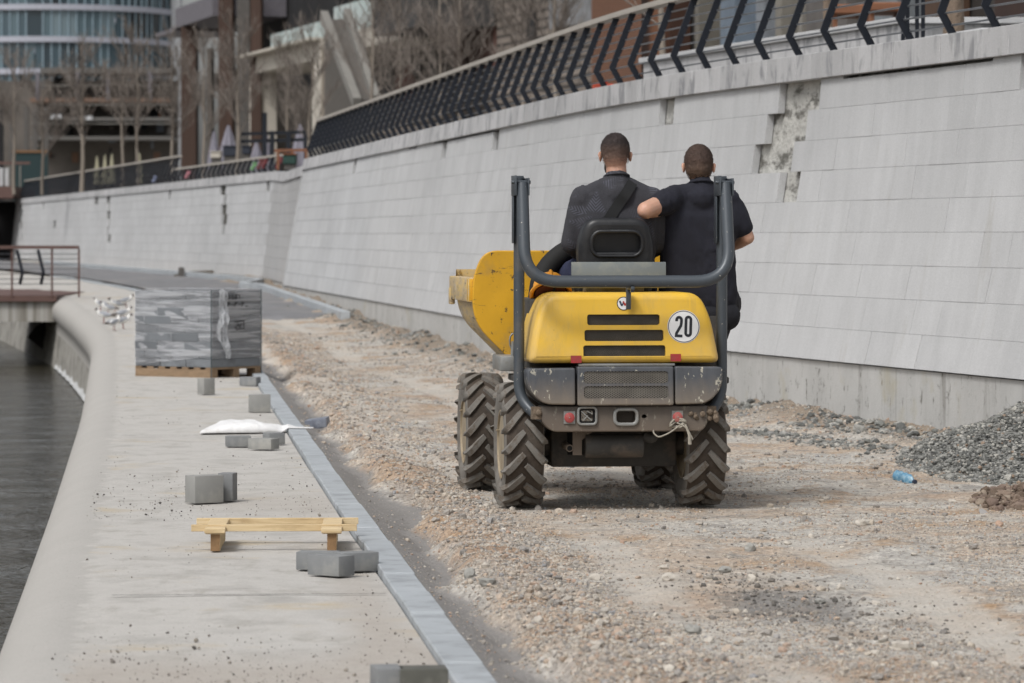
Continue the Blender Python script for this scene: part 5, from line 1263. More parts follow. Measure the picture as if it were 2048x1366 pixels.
M_tornfilm = NT('torn_film'); m = M_tornfilm; m.p.inputs['Alpha'].default_value = .55; m.l(m.rng(m.noise(7, 5, .7, m.coord((2, 2, .6)), .6), .35, .6, .28, .8), m.p.inputs['Alpha']); M_tornfilm = m.out(hexc('d3d6da'), .3, 0, m.bump(m.noise(12, 4, .6), .7, .02))
g = MB(); rows = 26; c0 = e2*.10-e1*.0; vs = []
for j in range(rows+1):
    s_ = j/rows; z = HS+.015-s_*.78; wd = .13*(1-abs(s_-.45)*.9)*(1 if s_ < .8 else (1-s_)/.2+.02)+.015; cxm = c0+e2*(.02+.10*s_+.03*math.sin(s_*7))
    for i in range(9):
        q = (i/8-.5)*2; vs.append(cxm+e2*q*wd*.62-e1*(.03+.03*math.sin(i*1.7+s_*9)+.02*math.cos(s_*14))+Vector((0, 0, z-.02*abs(q))))
g.add(vs, [(j*9+i, j*9+i+1, j*9+i+10, j*9+i+9) for j in range(rows) for i in range(8)]); g.build('loose_film', M_tornfilm, st, 70)
g = MB()
for q in (off+e2*.02*0-e2*.0+(e1*.012), off+e2*(LB-.0)): 
    n_ = Vector((0, -1, 0)); p = q+n_*.022; g.hexa([p+Vector((-.006, 0, -.12)), p+Vector((.006, 0, -.12)), p+Vector((.006, .004, -.12)), p+Vector((-.006, .004, -.12))], [p+Vector((-.006, 0, HS+.01)), p+Vector((.006, 0, HS+.01)), p+Vector((.006, .004, HS+.01)), p+Vector((-.006, .004, HS+.01))])
g.build('strapping_band', mat('dark_strapping', hexc('2e3a3d'), .5), st, None)
# handwriting and a printed mark on the short face: dark strokes
M_marker = mat('marker_ink', hexc('2a2a2c'), .7)
g = MB(); nrm2 = -e1; 
def pen(pts):
    for (a, b), (c_, d_) in zip(pts, pts[1:]):
        P0 = off+e2*a+nrm2*.024+Vector((0, 0, b)); P1 = off+e2*c_+nrm2*.024+Vector((0, 0, d_)); g.beam(P0, P1+(P1-P0)*.1, .004, .012, up=-nrm2 if False else (0, 0, 1))
x = .24; zt = HS-.10
for word in (('BOBI', x, zt), ('P-P-PL', x, zt-.085)):
    s_, x0, z0 = word
    for ch in s_:
        w_ = .05; h_l = .05
        G = {'B': [(0, 0), (0, 1), (.8, .8), (.1, .5), (.9, .3), (0, 0)], 'O': [(.1, .5), (.5, 1), (.9, .5), (.5, 0), (.1, .5)], 'I': [(.4, 0), (.45, 1)], 'P': [(0, 0), (.05, 1), (.85, .8), (.05, .5)], '-': [(.1, .5), (.8, .5)], 'L': [(0, 1), (0, 0), (.8, .05)]}[ch]
        pen([(x0+a*w_, z0+b*h_l) for a, b in G]); x0 += w_*1.25
g.build('handwriting', M_marker, st, None); g = MB()
pen([(.36, .52), (.52, .53), (.53, .44), (.40, .43), (.37, .47), (.37, .52)]); pen([(.40, .46), (.42, .5), (.45, .46), (.48, .5)])
g.build('printed_mark', M_marker, st, None)
# ================================================================ gulls on the edge of the walkway
def gull_proto():
    g = MB()
    g.ball((0, 0, 0), (.062, .13, .06), 16, 12, 0, Matrix.Translation((0, 0, .17)) @ Matrix.Rotation(rad(14), 4, 'X')); cap(g, (0, .10, .20), (0, .135, .265), .042, .03); g.ball((0, .15, .283), (.032, .038, .031)); cap(g, (0, .18, .281), (0, .215, .274), .011, .004)
    cap(g, (0, -.1, .155), (0, -.235, .13), .035, .012)
    return solid_from(g.mesh(), .009, 4)
M_gw = mat('gull_white', hexc('dcdbd8'), .8, vary=.05); M_gg = mat('gull_grey', hexc('9a9da3'), .8, vary=.08); M_gd = mat('gull_dark', hexc('3a302c'), .8); M_gr = mat('gull_red', hexc('7d2f26'), .6)
gm = gull_proto()
for q in (M_gw, M_gg, M_gd, M_gr): gm.materials.append(q)
for f in gm.polygons:
    x, y, z = f.center; f.use_smooth = True
    f.material_index = 3 if y > .187 else (2 if (y > .132 and z > .262) else 0)
gulls = [(228, 662, -40, 0), (201, 622, 60, 1), (216, 630, 100, 2), (247, 642, -65, 3), (252, 614, -70, 4), (231, 622, 120, 0), (208, 646, 80, 5), (246, 658, -70, 6)]
wingM = []
for i, (px, py, a, lb) in enumerate(gulls):
    Y = 62.0
    for _ in range(6): Y = (H-float(ZG(Y)))*F/(py-HY)
    o = bpy.data.objects.new('gull', gm); COL.objects.link(o); o.location = ((px-CX)*Y/F, Y, float(ZG(Y))); o.rotation_euler = (0, 0, rad(a)); o.scale = (.82,)*3
    g = MB()
    for sg in (-1, 1): g.ball((0, 0, 0), (.018, .125, .045), 12, 8, 0, Matrix.Translation((sg*.05, -.03, .185)) @ Matrix.Rotation(rad(14), 4, 'X') @ Matrix.Rotation(sg*rad(6), 4, 'Z'))
    w_ = g.build('wings', M_gg, o, 60)
    g = MB()
    for sg in (-1, 1): g.ball((0, 0, 0), (.008, .07, .014), 8, 6, 0, Matrix.Translation((sg*.028, -.19, .155)) @ Matrix.Rotation(rad(10), 4, 'X'))
    g.build('wing_tips', M_gd, o, 60)
    for sg in (-1, 1): MB().tube([(sg*.022, 0, .13), (sg*.022, .005, .01), (sg*.022, .04, .004)], .0055, 6).build('leg', M_gr, o, 60)
    tag(o, 'dark headed white gull standing in the flock at the walkway edge left of the pallet', 'gull', 'gulls standing on the walkway edge')
# ================================================================ the town behind the wall (far out of focus)
ZPR = ZT-.06
B = lambda n, c, r=.8, **k: mat(n, hexc(c), r, **k)
M_band = B('white_band', 'a4a6b0'); M_mull = B('facade_mullion', '7f929c', .5); M_whitewall = B('white_render', 'b9bbbd')
m = NT('tinted_glass'); c = m.ramp(m.island(), [(0, hexc('20282d')), (.2, hexc('2f3c43')), (.45, hexc('41525a')), (.65, hexc('52646b')), (.85, hexc('37444b')), (.95, hexc('6d7d83'))], 'CONSTANT'); M_glassf = m.out(c, .18, .0); m.p.inputs['Specular IOR Level'].default_value = .6
M_brown = B('brown_cladding', '412e24', .7, vary=.2, vs=2, st=(6, 6, .3)); M_brownred = B('red_brown_cladding', '5c3f37', .8, vary=.2, vs=1.5); M_gstone = B('grey_pier', '55524f', .85); M_fascia = B('grey_fascia', '67646a', .7)
M_dkint = B('dark_interior', '1d1d1f', .9, vary=.5, vs=.6); M_port = B('pale_stone', 'bab4a9', .85, vary=.1, vs=1.2); M_beige = B('beige_render', '5a5550', .9, vary=.4, vs=.35); M_conc = B('bare_concrete', '7b7974', .9, vary=.12, vs=2)
M_mint = NT('pale_balustrade_glass'); m = M_mint; M_mint = m.out(m.ramp(m.noise(.8, 4, .6), [(.3, hexc('a9bab8')), (.7, hexc('cfdad8'))]), .12)
m = NT('coursed_stone'); bt_ = m.n('TexBrick'); bt_.inputs['Scale'].default_value = 1; bt_.inputs['Brick Width'].default_value = 2.2; bt_.inputs['Row Height'].default_value = .30; bt_.inputs['Mortar Size'].default_value = .07; bt_.inputs['Mortar Smooth'].default_value = .4
bt_.inputs['Color1'].default_value = (*hexc('8a8077'), 1); bt_.inputs['Color2'].default_value = (*hexc('6f665e'), 1); bt_.inputs['Mortar'].default_value = (*hexc('3c3733'), 1)
cx_ = m.n('SeparateXYZ'); m.l(m.coord(), cx_.inputs[0]); cm = m.n('CombineXYZ'); m.l(cx_.outputs[1], cm.inputs[0]); m.l(cx_.outputs[2], cm.inputs[1]); m.l(cm.outputs[0], bt_.inputs['Vector']); M_course = m.out(m.mix(1, bt_.outputs[0], m.ramp(m.noise(1.3, 5, .6), [(.3, .8), (.7, 1.15)]), 'MULTIPLY'), .9)
m = NT('slatted_wood'); wv_ = m.n('TexWave'); wv_.wave_type = 'BANDS'; wv_.bands_direction = 'Y'; wv_.inputs['Scale'].default_value = 1.3; m.l(m.coord(), wv_.inputs['Vector']); M_slat = m.out(m.ramp(wv_.outputs['Fac'], [(.1, hexc('2e1e17')), (.35, hexc('6d4a37')), (.8, hexc('7d5842'))]), .7)
KF = 32.84
def fY(px, K=KF): return K/((px-CX)/F+.25)
def fP(px, z, off=0.0, K=KF):                   # point on the row of facades behind the promenade
    Y = fY(px, K); p = Vector(((px-CX)*Y/F, Y, z)); return p+Vector((.970, .2425, 0))*off
def zat(py, Y): return H-(py-HY)*Y/F
def fbox(mb, p0, p1, z0, z1, o0, o1, m=0, K=KF):
    a, b, c_, d_ = fP(p0, 0, o0, K), fP(p1, 0, o0, K), fP(p1, 0, o1, K), fP(p0, 0, o1, K)
    up = lambda p, z: Vector((p.x, p.y, z))
    return mb.hexa([up(a, z0), up(b, z0), up(c_, z0), up(d_, z0)], [up(a, z1), up(b, z1), up(c_, z1), up(d_, z1)], m)
def W(mb, name, mats, parent, smooth=None, **k): return mb.build(name, mats, parent, smooth, world=True, **k)
# ---- round glass tower
tw = thing('glass_tower', 'round glass office tower with white floor bands in the far left background', 'tower', at(100, 470, 400), 0)
tc = at(100, 470, 400); R_ = 12.9; zb_ = [11.6, 14.9, 18.15, 21.4, 24.65, 27.9, 31.2]
pan = MB(); nP = 96
for l in range(len(zb_)-1):
    k = 0
    while k < nP:
        w_ = random.choice((1, 1, 2)); a0, a1 = 2*math.pi*k/nP, 2*math.pi*min(k+w_, nP)/nP
        P4 = [Vector((tc.x+R_*math.cos(a), tc.y+R_*math.sin(a), 0)) for a in (a0+.004, a1-.004)]
        pan.add([P4[0]+Vector((0, 0, zb_[l])), P4[1]+Vector((0, 0, zb_[l])), P4[1]+Vector((0, 0, zb_[l+1])), P4[0]+Vector((0, 0, zb_[l+1]))], [(0, 1, 2, 3)]); k += w_
W(pan, 'glass_facade', M_glassf, tw)
mu = MB()
for k in range(nP):
    a = 2*math.pi*k/nP
    if math.sin(a) > .3 or random.random() < .2: continue
    p = Vector((tc.x+(R_+.05)*math.cos(a), tc.y+(R_+.05)*math.sin(a), 0)); mu.beam(p+Vector((0, 0, zb_[0])), p+Vector((0, 0, zb_[-1])), .14, .14, up=(1, 0, 0))
W(mu, 'facade_fins', M_mull, tw)
for z in zb_:
    W(MB().lathe([(R_-.5, -.28), (R_+.38, -.28), (R_+.38, .28), (R_-.5, .28)], 64, 0, Matrix.Translation((tc.x, tc.y, z)), True), 'floor_band', M_band, tw, 30)
W(MB().lathe([(R_-2, -5), (R_-2, -.2)], 48, 0, Matrix.Translation((tc.x, tc.y, 13))), 'core', M_dkint, tw, 30)
g = MB(); p = at(353, 470, 398); g.box(p.x-.5, p.x+.45, 397, 400, ZPR, 34); W(g, 'stair_shaft', M_whitewall, tw)
pc_ = at(20, 470, 372); W(MB().lathe([(3.9, 0), (4.4, .2), (4.5, .9), (4.2, 1.6), (0, 1.6)], 40, 0, Matrix.Translation((pc_.x, pc_.y, 12.2)) @ Matrix.Scale(1.0, 4)), 'canopy', M_band, tw, 50)
# ---- terraced block at the foot of the tower
tb = thing('terraced_building', 'open terraced building with slim white columns below the glass tower', 'building', at(200, 470, 330), 0)
Yt = 330.0; X = lambda px, Y=Yt: (px-CX)*Y/F
g = MB(); g.box(X(-60), X(345), Yt+5, Yt+6, ZPR, 15.1); W(g, 'back_wall', [M_beige], tb)
for i, (y, x0, x1, hh) in enumerate(((141, 80, 345, .5), (200, 60, 340, .35), (238, 95, 345, .3), (276, 60, 345, .3))):
    z = zat(y, Yt); g = MB(); g.box(X(x0), X(x1), Yt, Yt+5, z-hh/2, z+hh/2); W(g, 'floor_slab', B('grey_slab', '5d5b58') if i != 1 else B('warm_slab', '6f584a'), tb)
    if i: g = MB(); g.box(X(x0), X(x1), Yt+.05, Yt+.09, z+hh/2+1.05, z+hh/2+1.13); W(g, 'balcony_rail', M_conc, tb)
for px in (75, 155, 216, 300): g = MB(); g.box(X(px)-.16, X(px)+.16, Yt-.05, Yt+.3, zat(200, Yt), zat(144, Yt)); W(g, 'column', M_fascia, tb)
for px, y0, y1 in ((105, 150, 195), (190, 155, 195), (232, 160, 180), (278, 160, 178), (100, 215, 235), (140, 215, 235), (220, 210, 232), (250, 245, 270), (120, 245, 270), (300, 215, 236)):
    g = MB(); g.box(X(px-10), X(px+12), Yt+4.8, Yt+4.98, zat(y1, Yt), zat(y0, Yt)); W(g, 'window', M_dkint, tb)
for px, y in ((113, 233), (175, 236)): g = MB(); g.box(X(px-11), X(px+11), Yt-.5, Yt-.3, zat(y+4, Yt), zat(y-4, Yt)); W(g, 'sign_panel', M_whitewall, tb)
rq = random.Random(4); clut = [B('clutter_'+c, c, .8) for c in ('2a2625', '6b4b3a', '3a4350', '857f78', '1c1b1c', '5e4636', '70757c', '343b36')]
for i in range(46):
    px, y = rq.uniform(62, 338), rq.uniform(158, 322); w_, h_ = rq.uniform(4, 16), rq.uniform(4, 22); dd = rq.uniform(2.0, 4.6)
    g = MB(); g.box(X(px-w_/2), X(px+w_/2), Yt+dd, Yt+dd+.2, zat(y+h_/2, Yt), zat(y-h_/2, Yt)); W(g, rq.choice(('window', 'door_panel', 'shutter', 'wall_panel')), clut[i % 8], tb)
g = MB(); g.box(X(20), X(66), Yt-20, Yt-19, ZPR, zat(216, Yt-20)); W(g, 'entrance', M_dkint, tb)
for px in (22, 52, 70, 92): g = MB(); x = X(px, 305); g.box(x-.17, x+.17, 305, 305.4, ZPR, zat(214, 305)); W(g, 'column', M_gstone, tb)
g = MB(); g.box(X(25, 302), X(95, 302), 302, 302.3, ZPR, zat(305, 302)); W(g, 'green_hoarding', B('teal_board', '1a2f31'), tb)
g = MB(); g.box(X(25, 302), X(95, 302), 301.9, 302.4, zat(305, 302), zat(301, 302)); W(g, 'timber_rail', B('orange_timber', '7a5a3c'), tb)
# ---- brown pier building
bb = thing('brown_building', 'building with brown vertical piers under a grey projecting canopy', 'building', fP(440, ZPR), 0)
g = MB(); fbox(g, 352, 530, ZPR, 20, 3.5, 5); W(g, 'back_wall', M_dkint, bb)
g = MB(); fbox(g, 362, 437, 12.45, 13.45, -.3, 3.4); W(g, 'canopy', M_fascia, bb); g = MB(); fbox(g, 322, 361.8, 12.3, 12.5, -.3, 3.0); W(g, 'canopy_tip', M_fascia, bb)
for p0, p1, mm, z1 in ((362, 393, M_brown, 12.4), (437, 466, M_brown, 16), (501, 523, M_brown, 16), (474, 500, M_gstone, 16), (413, 424, M_beige, 11)):
    g = MB(); Y = fY((p0+p1)/2); g.box((p0-CX)*Y/F, (p1-CX)*Y/F, Y, Y+1.4, ZPR, z1); W(g, 'pier', mm, bb, bevel=.03, segs=1)
g = MB(); fbox(g, 395, 474, zat(175, 190), zat(140, 190), .6, 2.5); W(g, 'balcony', M_beige, bb)
g = MB(); fbox(g, 395, 474, ZPR, zat(178, 190), 1.2, 3.4); W(g, 'ground_floor', M_beige, bb)
# ---- portal building with glass balustrade
pb = thing('portal_building', 'pale stone portal frame with mint glass balustrade on top', 'building', fP(570, ZPR), 0)
g = MB(); fbox(g, 498, 641, 9.2, 9.98, 0, 2.5); W(g, 'lintel', M_port, pb); g = MB(); fbox(g, 492, 641, 9.985, 10.1, -.5, 2.5); W(g, 'cornice', M_port, pb)
g = MB(); fbox(g, 499, 511, ZPR, 9.2, 0, 1.0); W(g, 'jamb', M_port, pb); g = MB(); fbox(g, 624, 641, ZPR, 9.2, 0, 1.0); W(g, 'jamb', M_port, pb)
g = MB(); fbox(g, 640, 690, ZPR, 9.7, .05, 4); W(g, 'side_wall', B('tan_render', '837a6e', .9), pb); g = MB(); fbox(g, 511, 625, ZPR, 9.2, 4, 4.3); W(g, 'recessed_wall', B('taupe_wall', '5d574f', .9, vary=.25, vs=.6), pb)
for p0, p1, mm in ((525, 530, M_dkint), (548, 560, M_brownred), (574, 579, M_conc), (596, 606, M_dkint), (612, 616, M_conc)):
    g = MB(); fbox(g, p0, p1, ZPR, 9.0, 3.0, 3.6); W(g, 'door_panel', mm, pb)
g = MB(); fbox(g, 533, 641, 10.12, 10.85, .2, .25); W(g, 'glass_balustrade', M_mint, pb)
g = MB(); fbox(g, 522, 650, 10.1, 20, 5, 5.4); W(g, 'upper_storey', B('dim_facade', '4a474a', .8, vary=.25, vs=.5), pb)
g = MB(); fbox(g, 527, 600, 10.9, 12.1, 4.5, 4.9); W(g, 'upper_window', M_dkint, pb)
# ---- outdoor stair
stt = thing('outdoor_stair', 'concrete outdoor stair with pale sloping parapets beside the portal building', 'stair', fP(690, ZPR), 0)
for (xa, ya, xb, yb, nm) in ((648, 30, 714, 205, 'parapet'), (694, 25, 752, 200, 'parapet')):
    a, b = at(xa, ya, 141), at(xb, yb, 133); g = MB(); g.beam(a, b, .28, .34, up=(0, 0, 1)); W(g, nm, M_conc, stt)
n = 26
for i in range(n):
    t = i/n; a = at(653, 45, 141.3).lerp(at(715, 205, 133.3), t); b = at(693, 42, 141).lerp(at(750, 205, 133), t); g = MB() if i == 0 else g
    up_ = Vector((0, .32, 0)); g.hexa([a, b, b+up_, a+up_], [q+Vector((0, 0, .09)) for q in (a, b, b+up_, a+up_)])
W(g, 'steps', B('worn_step', '6e6a66'), stt)['kind'] = 'stuff'
g = MB(); a, b = at(649, 60, 142.2), at(750, 215, 134.5); g.hexa([Vector((a.x, a.y, ZPR)), Vector((b.x, b.y, ZPR)), Vector((b.x, b.y+.5, ZPR)), Vector((a.x, a.y+.5, ZPR))], [a, b, b+Vector((0, .5, 0)), a+Vector((0, .5, 0))]); W(g, 'stair_base', B('dark_stone', '57534e'), stt)  # plain dark stone colour below the flight
# ---- stone fronted row
sb = thing('stone_building', 'long brown coursed stone building with pale balcony beam and dark bay', 'building', fP(900, ZPR), 0)
g = MB(); fbox(g, 715, 1192, ZPR, 20, .6, 6); W(g, 'stone_wall', M_course, sb)
g = MB(); fbox(g, 712, 866, 8.95, 9.7, -1.2, .55); W(g, 'balcony_beam', M_port, sb); g = MB(); fbox(g, 716, 800, 9.75, 10.9, -1.0, -.95); W(g, 'glass_balustrade', M_mint, sb)
g = MB(); fbox(g, 864, 962, zat(62, 139), 14, -2.2, .5); W(g, 'dark_bay', B('charcoal_panel', '3c3b3b'), sb)
for p0, p1, y0, y1 in ((835, 852, 90, 150), (1026, 1040, 20, 75), (740, 760, 120, 190), (800, 815, 125, 150)):
    Y = fY((p0+p1)/2); g = MB(); fbox(g, p0, p1, zat(y1, Y), zat(y0, Y), .5, .58); W(g, 'window', M_dkint, sb)
for p0, p1, y0, y1 in ((880, 960, 62, 140), (765, 800, 130, 200), (900, 930, 60, 130)):
    Y = fY((p0+p1)/2); g = MB(); fbox(g, p0, p1, zat(y1, Y), zat(y0, Y), .53, .6); W(g, 'red_panel', M_brownred, sb)
g = MB(); fbox(g, 1080, 1185, zat(40, 122), 14, .3, .58); W(g, 'lattice_window', B('pale_lattice', '77787a', .6, vary=.5, vs=3), sb)
# ---- pavilion with wooden slats behind the railing
pv = thing('pavilion', 'low pavilion with brown slatted wall and grey glazing behind the near railing', 'building', fP(1250, ZPR, 0, 27), 0)
K2 = 27.0
g = MB(); fbox(g, 1183, 1283, ZPR, 9.5, 0, 4, 0, K2); W(g, 'slatted_wall', M_slat, pv)
g = MB(); fbox(g, 1283, 2300, ZPR, 9.5, 1.2, 5, 0, K2); W(g, 'glazed_wall', B('grey_glazing', '3e3c3a', .4, vary=.4, vs=.5), pv)  # plain grey glazing colour with random tone
for p0, p1, c in ((1283, 1292, '3b2418'), (1342, 1350, '6b675f'), (1392, 1420, '6a7683'), (1462, 1478, '7c8187'), (1500, 1512, '7b776f'), (1560, 1640, '5c5855'), (1545, 1552, '85817a'), (1690, 1740, '6f7478'), (1790, 1830, '4a3628'), (1930, 2040, '33211a')):
    g = MB(); fbox(g, p0, p1, ZPR, 8, .6, 1.15, 0, K2); W(g, 'door_panel' if p1-p0 > 20 else 'window_post', B('panel_'+c, c, .6, vary=.25, vs=2), pv)
# ---- furniture of the promenade
def cb(mb, px0, px1, y0, y1, Y, dep, m=0): return mb.box((px0-CX)*Y/F, (px1-CX)*Y/F, Y, Y+dep, zat(y1, Y), zat(y0, Y), m)
pl = thing('granite_planter', 'long grey granite planter wall standing behind the near railing', 'planter', (2.6, 48, ZPR), 0)
g = MB(); off = lambda Y, o_: Vector((11.8-.256*Y+o_, Y, 0))
for a, b in ((51, 46), (45.97, 41.5)):
    P_ = [off(a, 3.0), off(b, 3.0), off(b, 5.2), off(a, 5.2)]; g.hexa([p+Vector((0, 0, ZPR)) for p in P_], [p+Vector((0, 0, 3.93)) for p in P_])
W(g, 'planter_wall', M_coping, pl, bevel=.01, segs=1); g = MB()
for a, b in ((51.05, 41.4),): P_ = [off(a, 2.95), off(b, 2.95), off(b, 5.25), off(a, 5.25)]; g.hexa([p+Vector((0, 0, 3.932)) for p in P_], [p+Vector((0, 0, 4.0)) for p in P_])
W(g, 'planter_cap', M_granite, pl, bevel=.006, segs=1)
pl2 = thing('granite_block', 'low grey granite slab behind the right end of the railing', 'granite block', (4.3, 37, ZPR), 0); g = MB(); P_ = [off(41.2, 2.2), off(36.5, 2.0), off(36.5, 3.4), off(41.2, 4)]; g.hexa([p+Vector((0, 0, ZPR)) for p in P_], [p+Vector((0, 0, 3.62)) for p in P_]); W(g, 'slab', M_granite, pl2, bevel=.01, segs=1)
M_otim = B('orange_brown_timber', '7b5138', .7, vary=.2, vs=5)
for i, (p0, p1, y0, y1, Y, lb) in enumerate(((1664, 1742, 8, 28, 52, 'orange brown timber bench seat behind the right part of the railing'), (1738, 1812, 4, 22, 54, 'second orange brown timber bench further right behind the railing'))):
    bn = thing('timber_bench', lb, 'bench', at((p0+p1)/2, 95, Y), 0); g = MB(); cb(g, p0, p1, y0, y1, Y, 1.2); W(g, 'seat', M_otim, bn, bevel=.02, segs=1)
    for px in (p0+4, p1-12): g = MB(); g.box((px-CX)*Y/F, (px+8-CX)*Y/F, Y+.1, Y+1.0, ZPR, zat(y1, Y)-.002); W(g, 'leg', M_otim, bn)
for px in (1806, 1815, 1834, 1846):
    p = at(px, 80, 33.2); o = MB().box(-.016, .016, -.016, .016, 0, .6).lathe([(.035, .002), (.035, .012), (0, .012)], 12).lathe([(0, .6), (.024, .6), (.024, .615), (0, .62)], 10).build('steel_post', M_steel_dark, None, 40); o.location = (p.x, p.y, ZPR); tag(o, 'thin black steel post standing just behind the railing near its right end', 'post', 'four thin black posts behind the railing')
p = at(2004, 48, 34); o = MB().ball((0, 0, .13), (.098, .098, .105), 18, 12).lathe([(.07, 0), (.075, .03), (.06, .06)], 16).build('round_stone', B('tan_stone', '8d7350', .8, vary=.12, vs=12, bump=.3), None, 60); o.location = (p.x, p.y, ZPR+.16); tag(o, 'rounded tan stone behind the far right end of the railing', 'stone'); 
o.location.z = ZPR
p = at(1206, 160, 47); o = MB().box(-.13, .13, -.1, .1, 0, .26).lathe([(.06, .262), (.06, .3), (0, .3)], 12).build('orange_box', B('orange_red', 'c2482a', .5), None, 32, .012); o.location = (p.x, p.y, ZPR); tag(o, 'small orange red box glimpsed through the railing bars', 'box')
# closed parasols, furniture far along the promenade
def parasol(px, ytop, Y, rad_, label, col, grp):
    z1 = zat(ytop, Y); p = at(px, 470, Y); h_ = z1-ZPR
    t = thing('parasol', label, 'parasol', (p.x, Y, ZPR), 0, grp); MB().tube([(0, 0, 0), (0, 0, h_)], .03, 8).build('pole', M_steel_dark, t, 60)
    g = MB(); n = 16; prof = [(.03, h_), (rad_*.35, h_*.86), (rad_*.7, h_*.62), (rad_, h_*.34), (rad_*.85, h_*.3)]; vs = []
    for i, (r, z) in enumerate(prof):
        for k in range(n): q = r*(1 if k % 2 else .72); vs.append((q*math.cos(2*math.pi*k/n), q*math.sin(2*math.pi*k/n), z))
    g.add(vs, [(i*n+k, i*n+(k+1) % n, (i+1)*n+(k+1) % n, (i+1)*n+k) for i in range(len(prof)-1) for k in range(n)]); g.build('canopy', col, t, 60)
    MB().box(-.25, .25, -.25, .25, 0, .08).build('base', M_gstone, t)
M_lil = B('lilac_canvas', '7c7a84', .9); M_cream = B('cream_canvas', 'a29e88', .9)
for px, y, r, lb in ((457, 250, .42, 'closed lilac grey parasol, widest one, left of the portal building'), (428, 262, .26, 'slim closed lilac grey parasol left of the widest one'), (601, 248, .40, 'closed lilac grey parasol below the right jamb of the stone portal'), (534, 270, .22, 'slim closed lilac grey parasol below the middle of the stone portal'), (513, 282, .32, 'low broad closed lilac grey parasol beside the black frame')): parasol(px, y, 128, r, lb, M_lil, 'closed parasols on the promenade')
for px, y, lb in ((194, 311, 'cream closed parasol, leftmost of four above the distant railing'), (210, 308, 'cream closed parasol second from left above the distant railing'), (224, 306, 'cream closed parasol third from left above the distant railing'), (279, 304, 'cream closed parasol standing alone above the distant railing')): parasol(px, y, 160, .16, lb, M_cream, 'cream parasols above the distant railing')
def prop(name, label, cat, px0, px1, y0, y1, Y, dep, material, extra=None):
    t = thing(name, label, cat, at((px0+px1)/2, 470, Y), 0); t.location.z = ZPR
    g = MB(); cb(g, px0, px1, y0, y1, Y, dep); W(g, 'body', material, t, bevel=.02, segs=1); g = MB(); cb(g, px0-1, px1+1, y0-2, y0-.2, Y-.03, dep+.06); W(g, 'rim', extra or material, t)
    g = MB(); g.box((px0+2-CX)*Y/F, (px1-2-CX)*Y/F, Y+.05, Y+dep-.05, ZPR, zat(y1, Y)-.003); W(g, 'plinth_base', M_gstone, t)
prop('planter_box', 'dark blue grey planter box between the closed parasols', 'planter', 446, 476, 293, 312, 122, .8, B('blue_grey_box', '2b303b'))
prop('planter_box', 'smaller dark blue grey planter box right of the bare tree trunk', 'planter', 484, 500, 293, 308, 122, .8, B('blue_grey_box_b', '2b303b'))
prop('planter_box', 'pale cream planter box left of the dark planter', 'planter', 421, 441, 304, 316, 118, .7, M_port)
prop('bench', 'dark green bench beside the end of the lower railing', 'bench', 566, 592, 309, 328, 93, .5, B('dark_green', '26413a'), B('orange_slat', '8c5636'))
rl = thing('wooden_rail', 'brown wooden rail joining the end of the lower railing to the tall railing', 'railing', at(585, 470, 94), 0); rl.location.z = ZPR
g = MB(); g.beam(at(553, 301, 95), at(616, 300, 92), .12, .07); W(g, 'handrail', M_otim, rl)
for px in (556, 585, 612): a = at(px, 301, 94); g = MB(); g.box(a.x-.03, a.x+.03, 94, 94.06, ZPR, a.z); W(g, 'post', M_otim, rl)
bf = thing('black_frame', 'black steel pergola frame in front of the stone portal', 'pergola', at(560, 470, 118), 0); bf.location.z = ZPR
for px in (529, 544, 577, 612): a = at(px, 262 if px > 540 else 225, 118); g = MB(); g.box(a.x-.07, a.x+.07, 118, 118.14, ZPR, a.z); W(g, 'post', M_steel_dark, bf)
for y in (268, 283): g = MB(); g.beam(at(482, y, 118.2), at(618, y-4, 118.2), .1, .1); W(g, 'beam', M_steel_dark, bf)
# small bright items hung on the railing
for px, y0, y1, c, lb in ((507, 325, 340, '7fae7a', 'small light green cloth tied to the lower railing'), (520, 318, 338, '7d4a4a', 'dark red cloth on the lower railing beside the light green one'), (529, 318, 336, '84484a', 'second dark red cloth on the lower railing, right of the first'), (558, 313, 337, '8e5255', 'dusty pink cloth where the lower railing ends'), (375, 342, 356, 'b98089', 'small pink and white cloth on the lower railing below its left end'), (309, 352, 364, '8b93ad', 'small pale blue cloth at the foot of the distant railing')):
    Y = Yof(px, ZT, FB, FT)-.25; g = MB(); nx = 6
    a = at(px, y0, Y); w_ = 6*Y/F; hh = (y1-y0)*Y/F; vs = [(w_*(i/nx-.5)+.05*math.sin(j*.9), .03*math.sin(i*2.2+j), -hh*j/6) for j in range(7) for i in range(nx+1)]
    g.add(vs, [(j*(nx+1)+i, j*(nx+1)+i+1, (j+1)*(nx+1)+i+1, (j+1)*(nx+1)+i) for j in range(6) for i in range(nx)]); o = g.build('cloth', B('cloth_'+c+str(px), c, .9), None, 60); o.location = a; q = o.modifiers.new('t', 'SOLIDIFY'); q.thickness = .02; tag(o, lb, 'cloth')
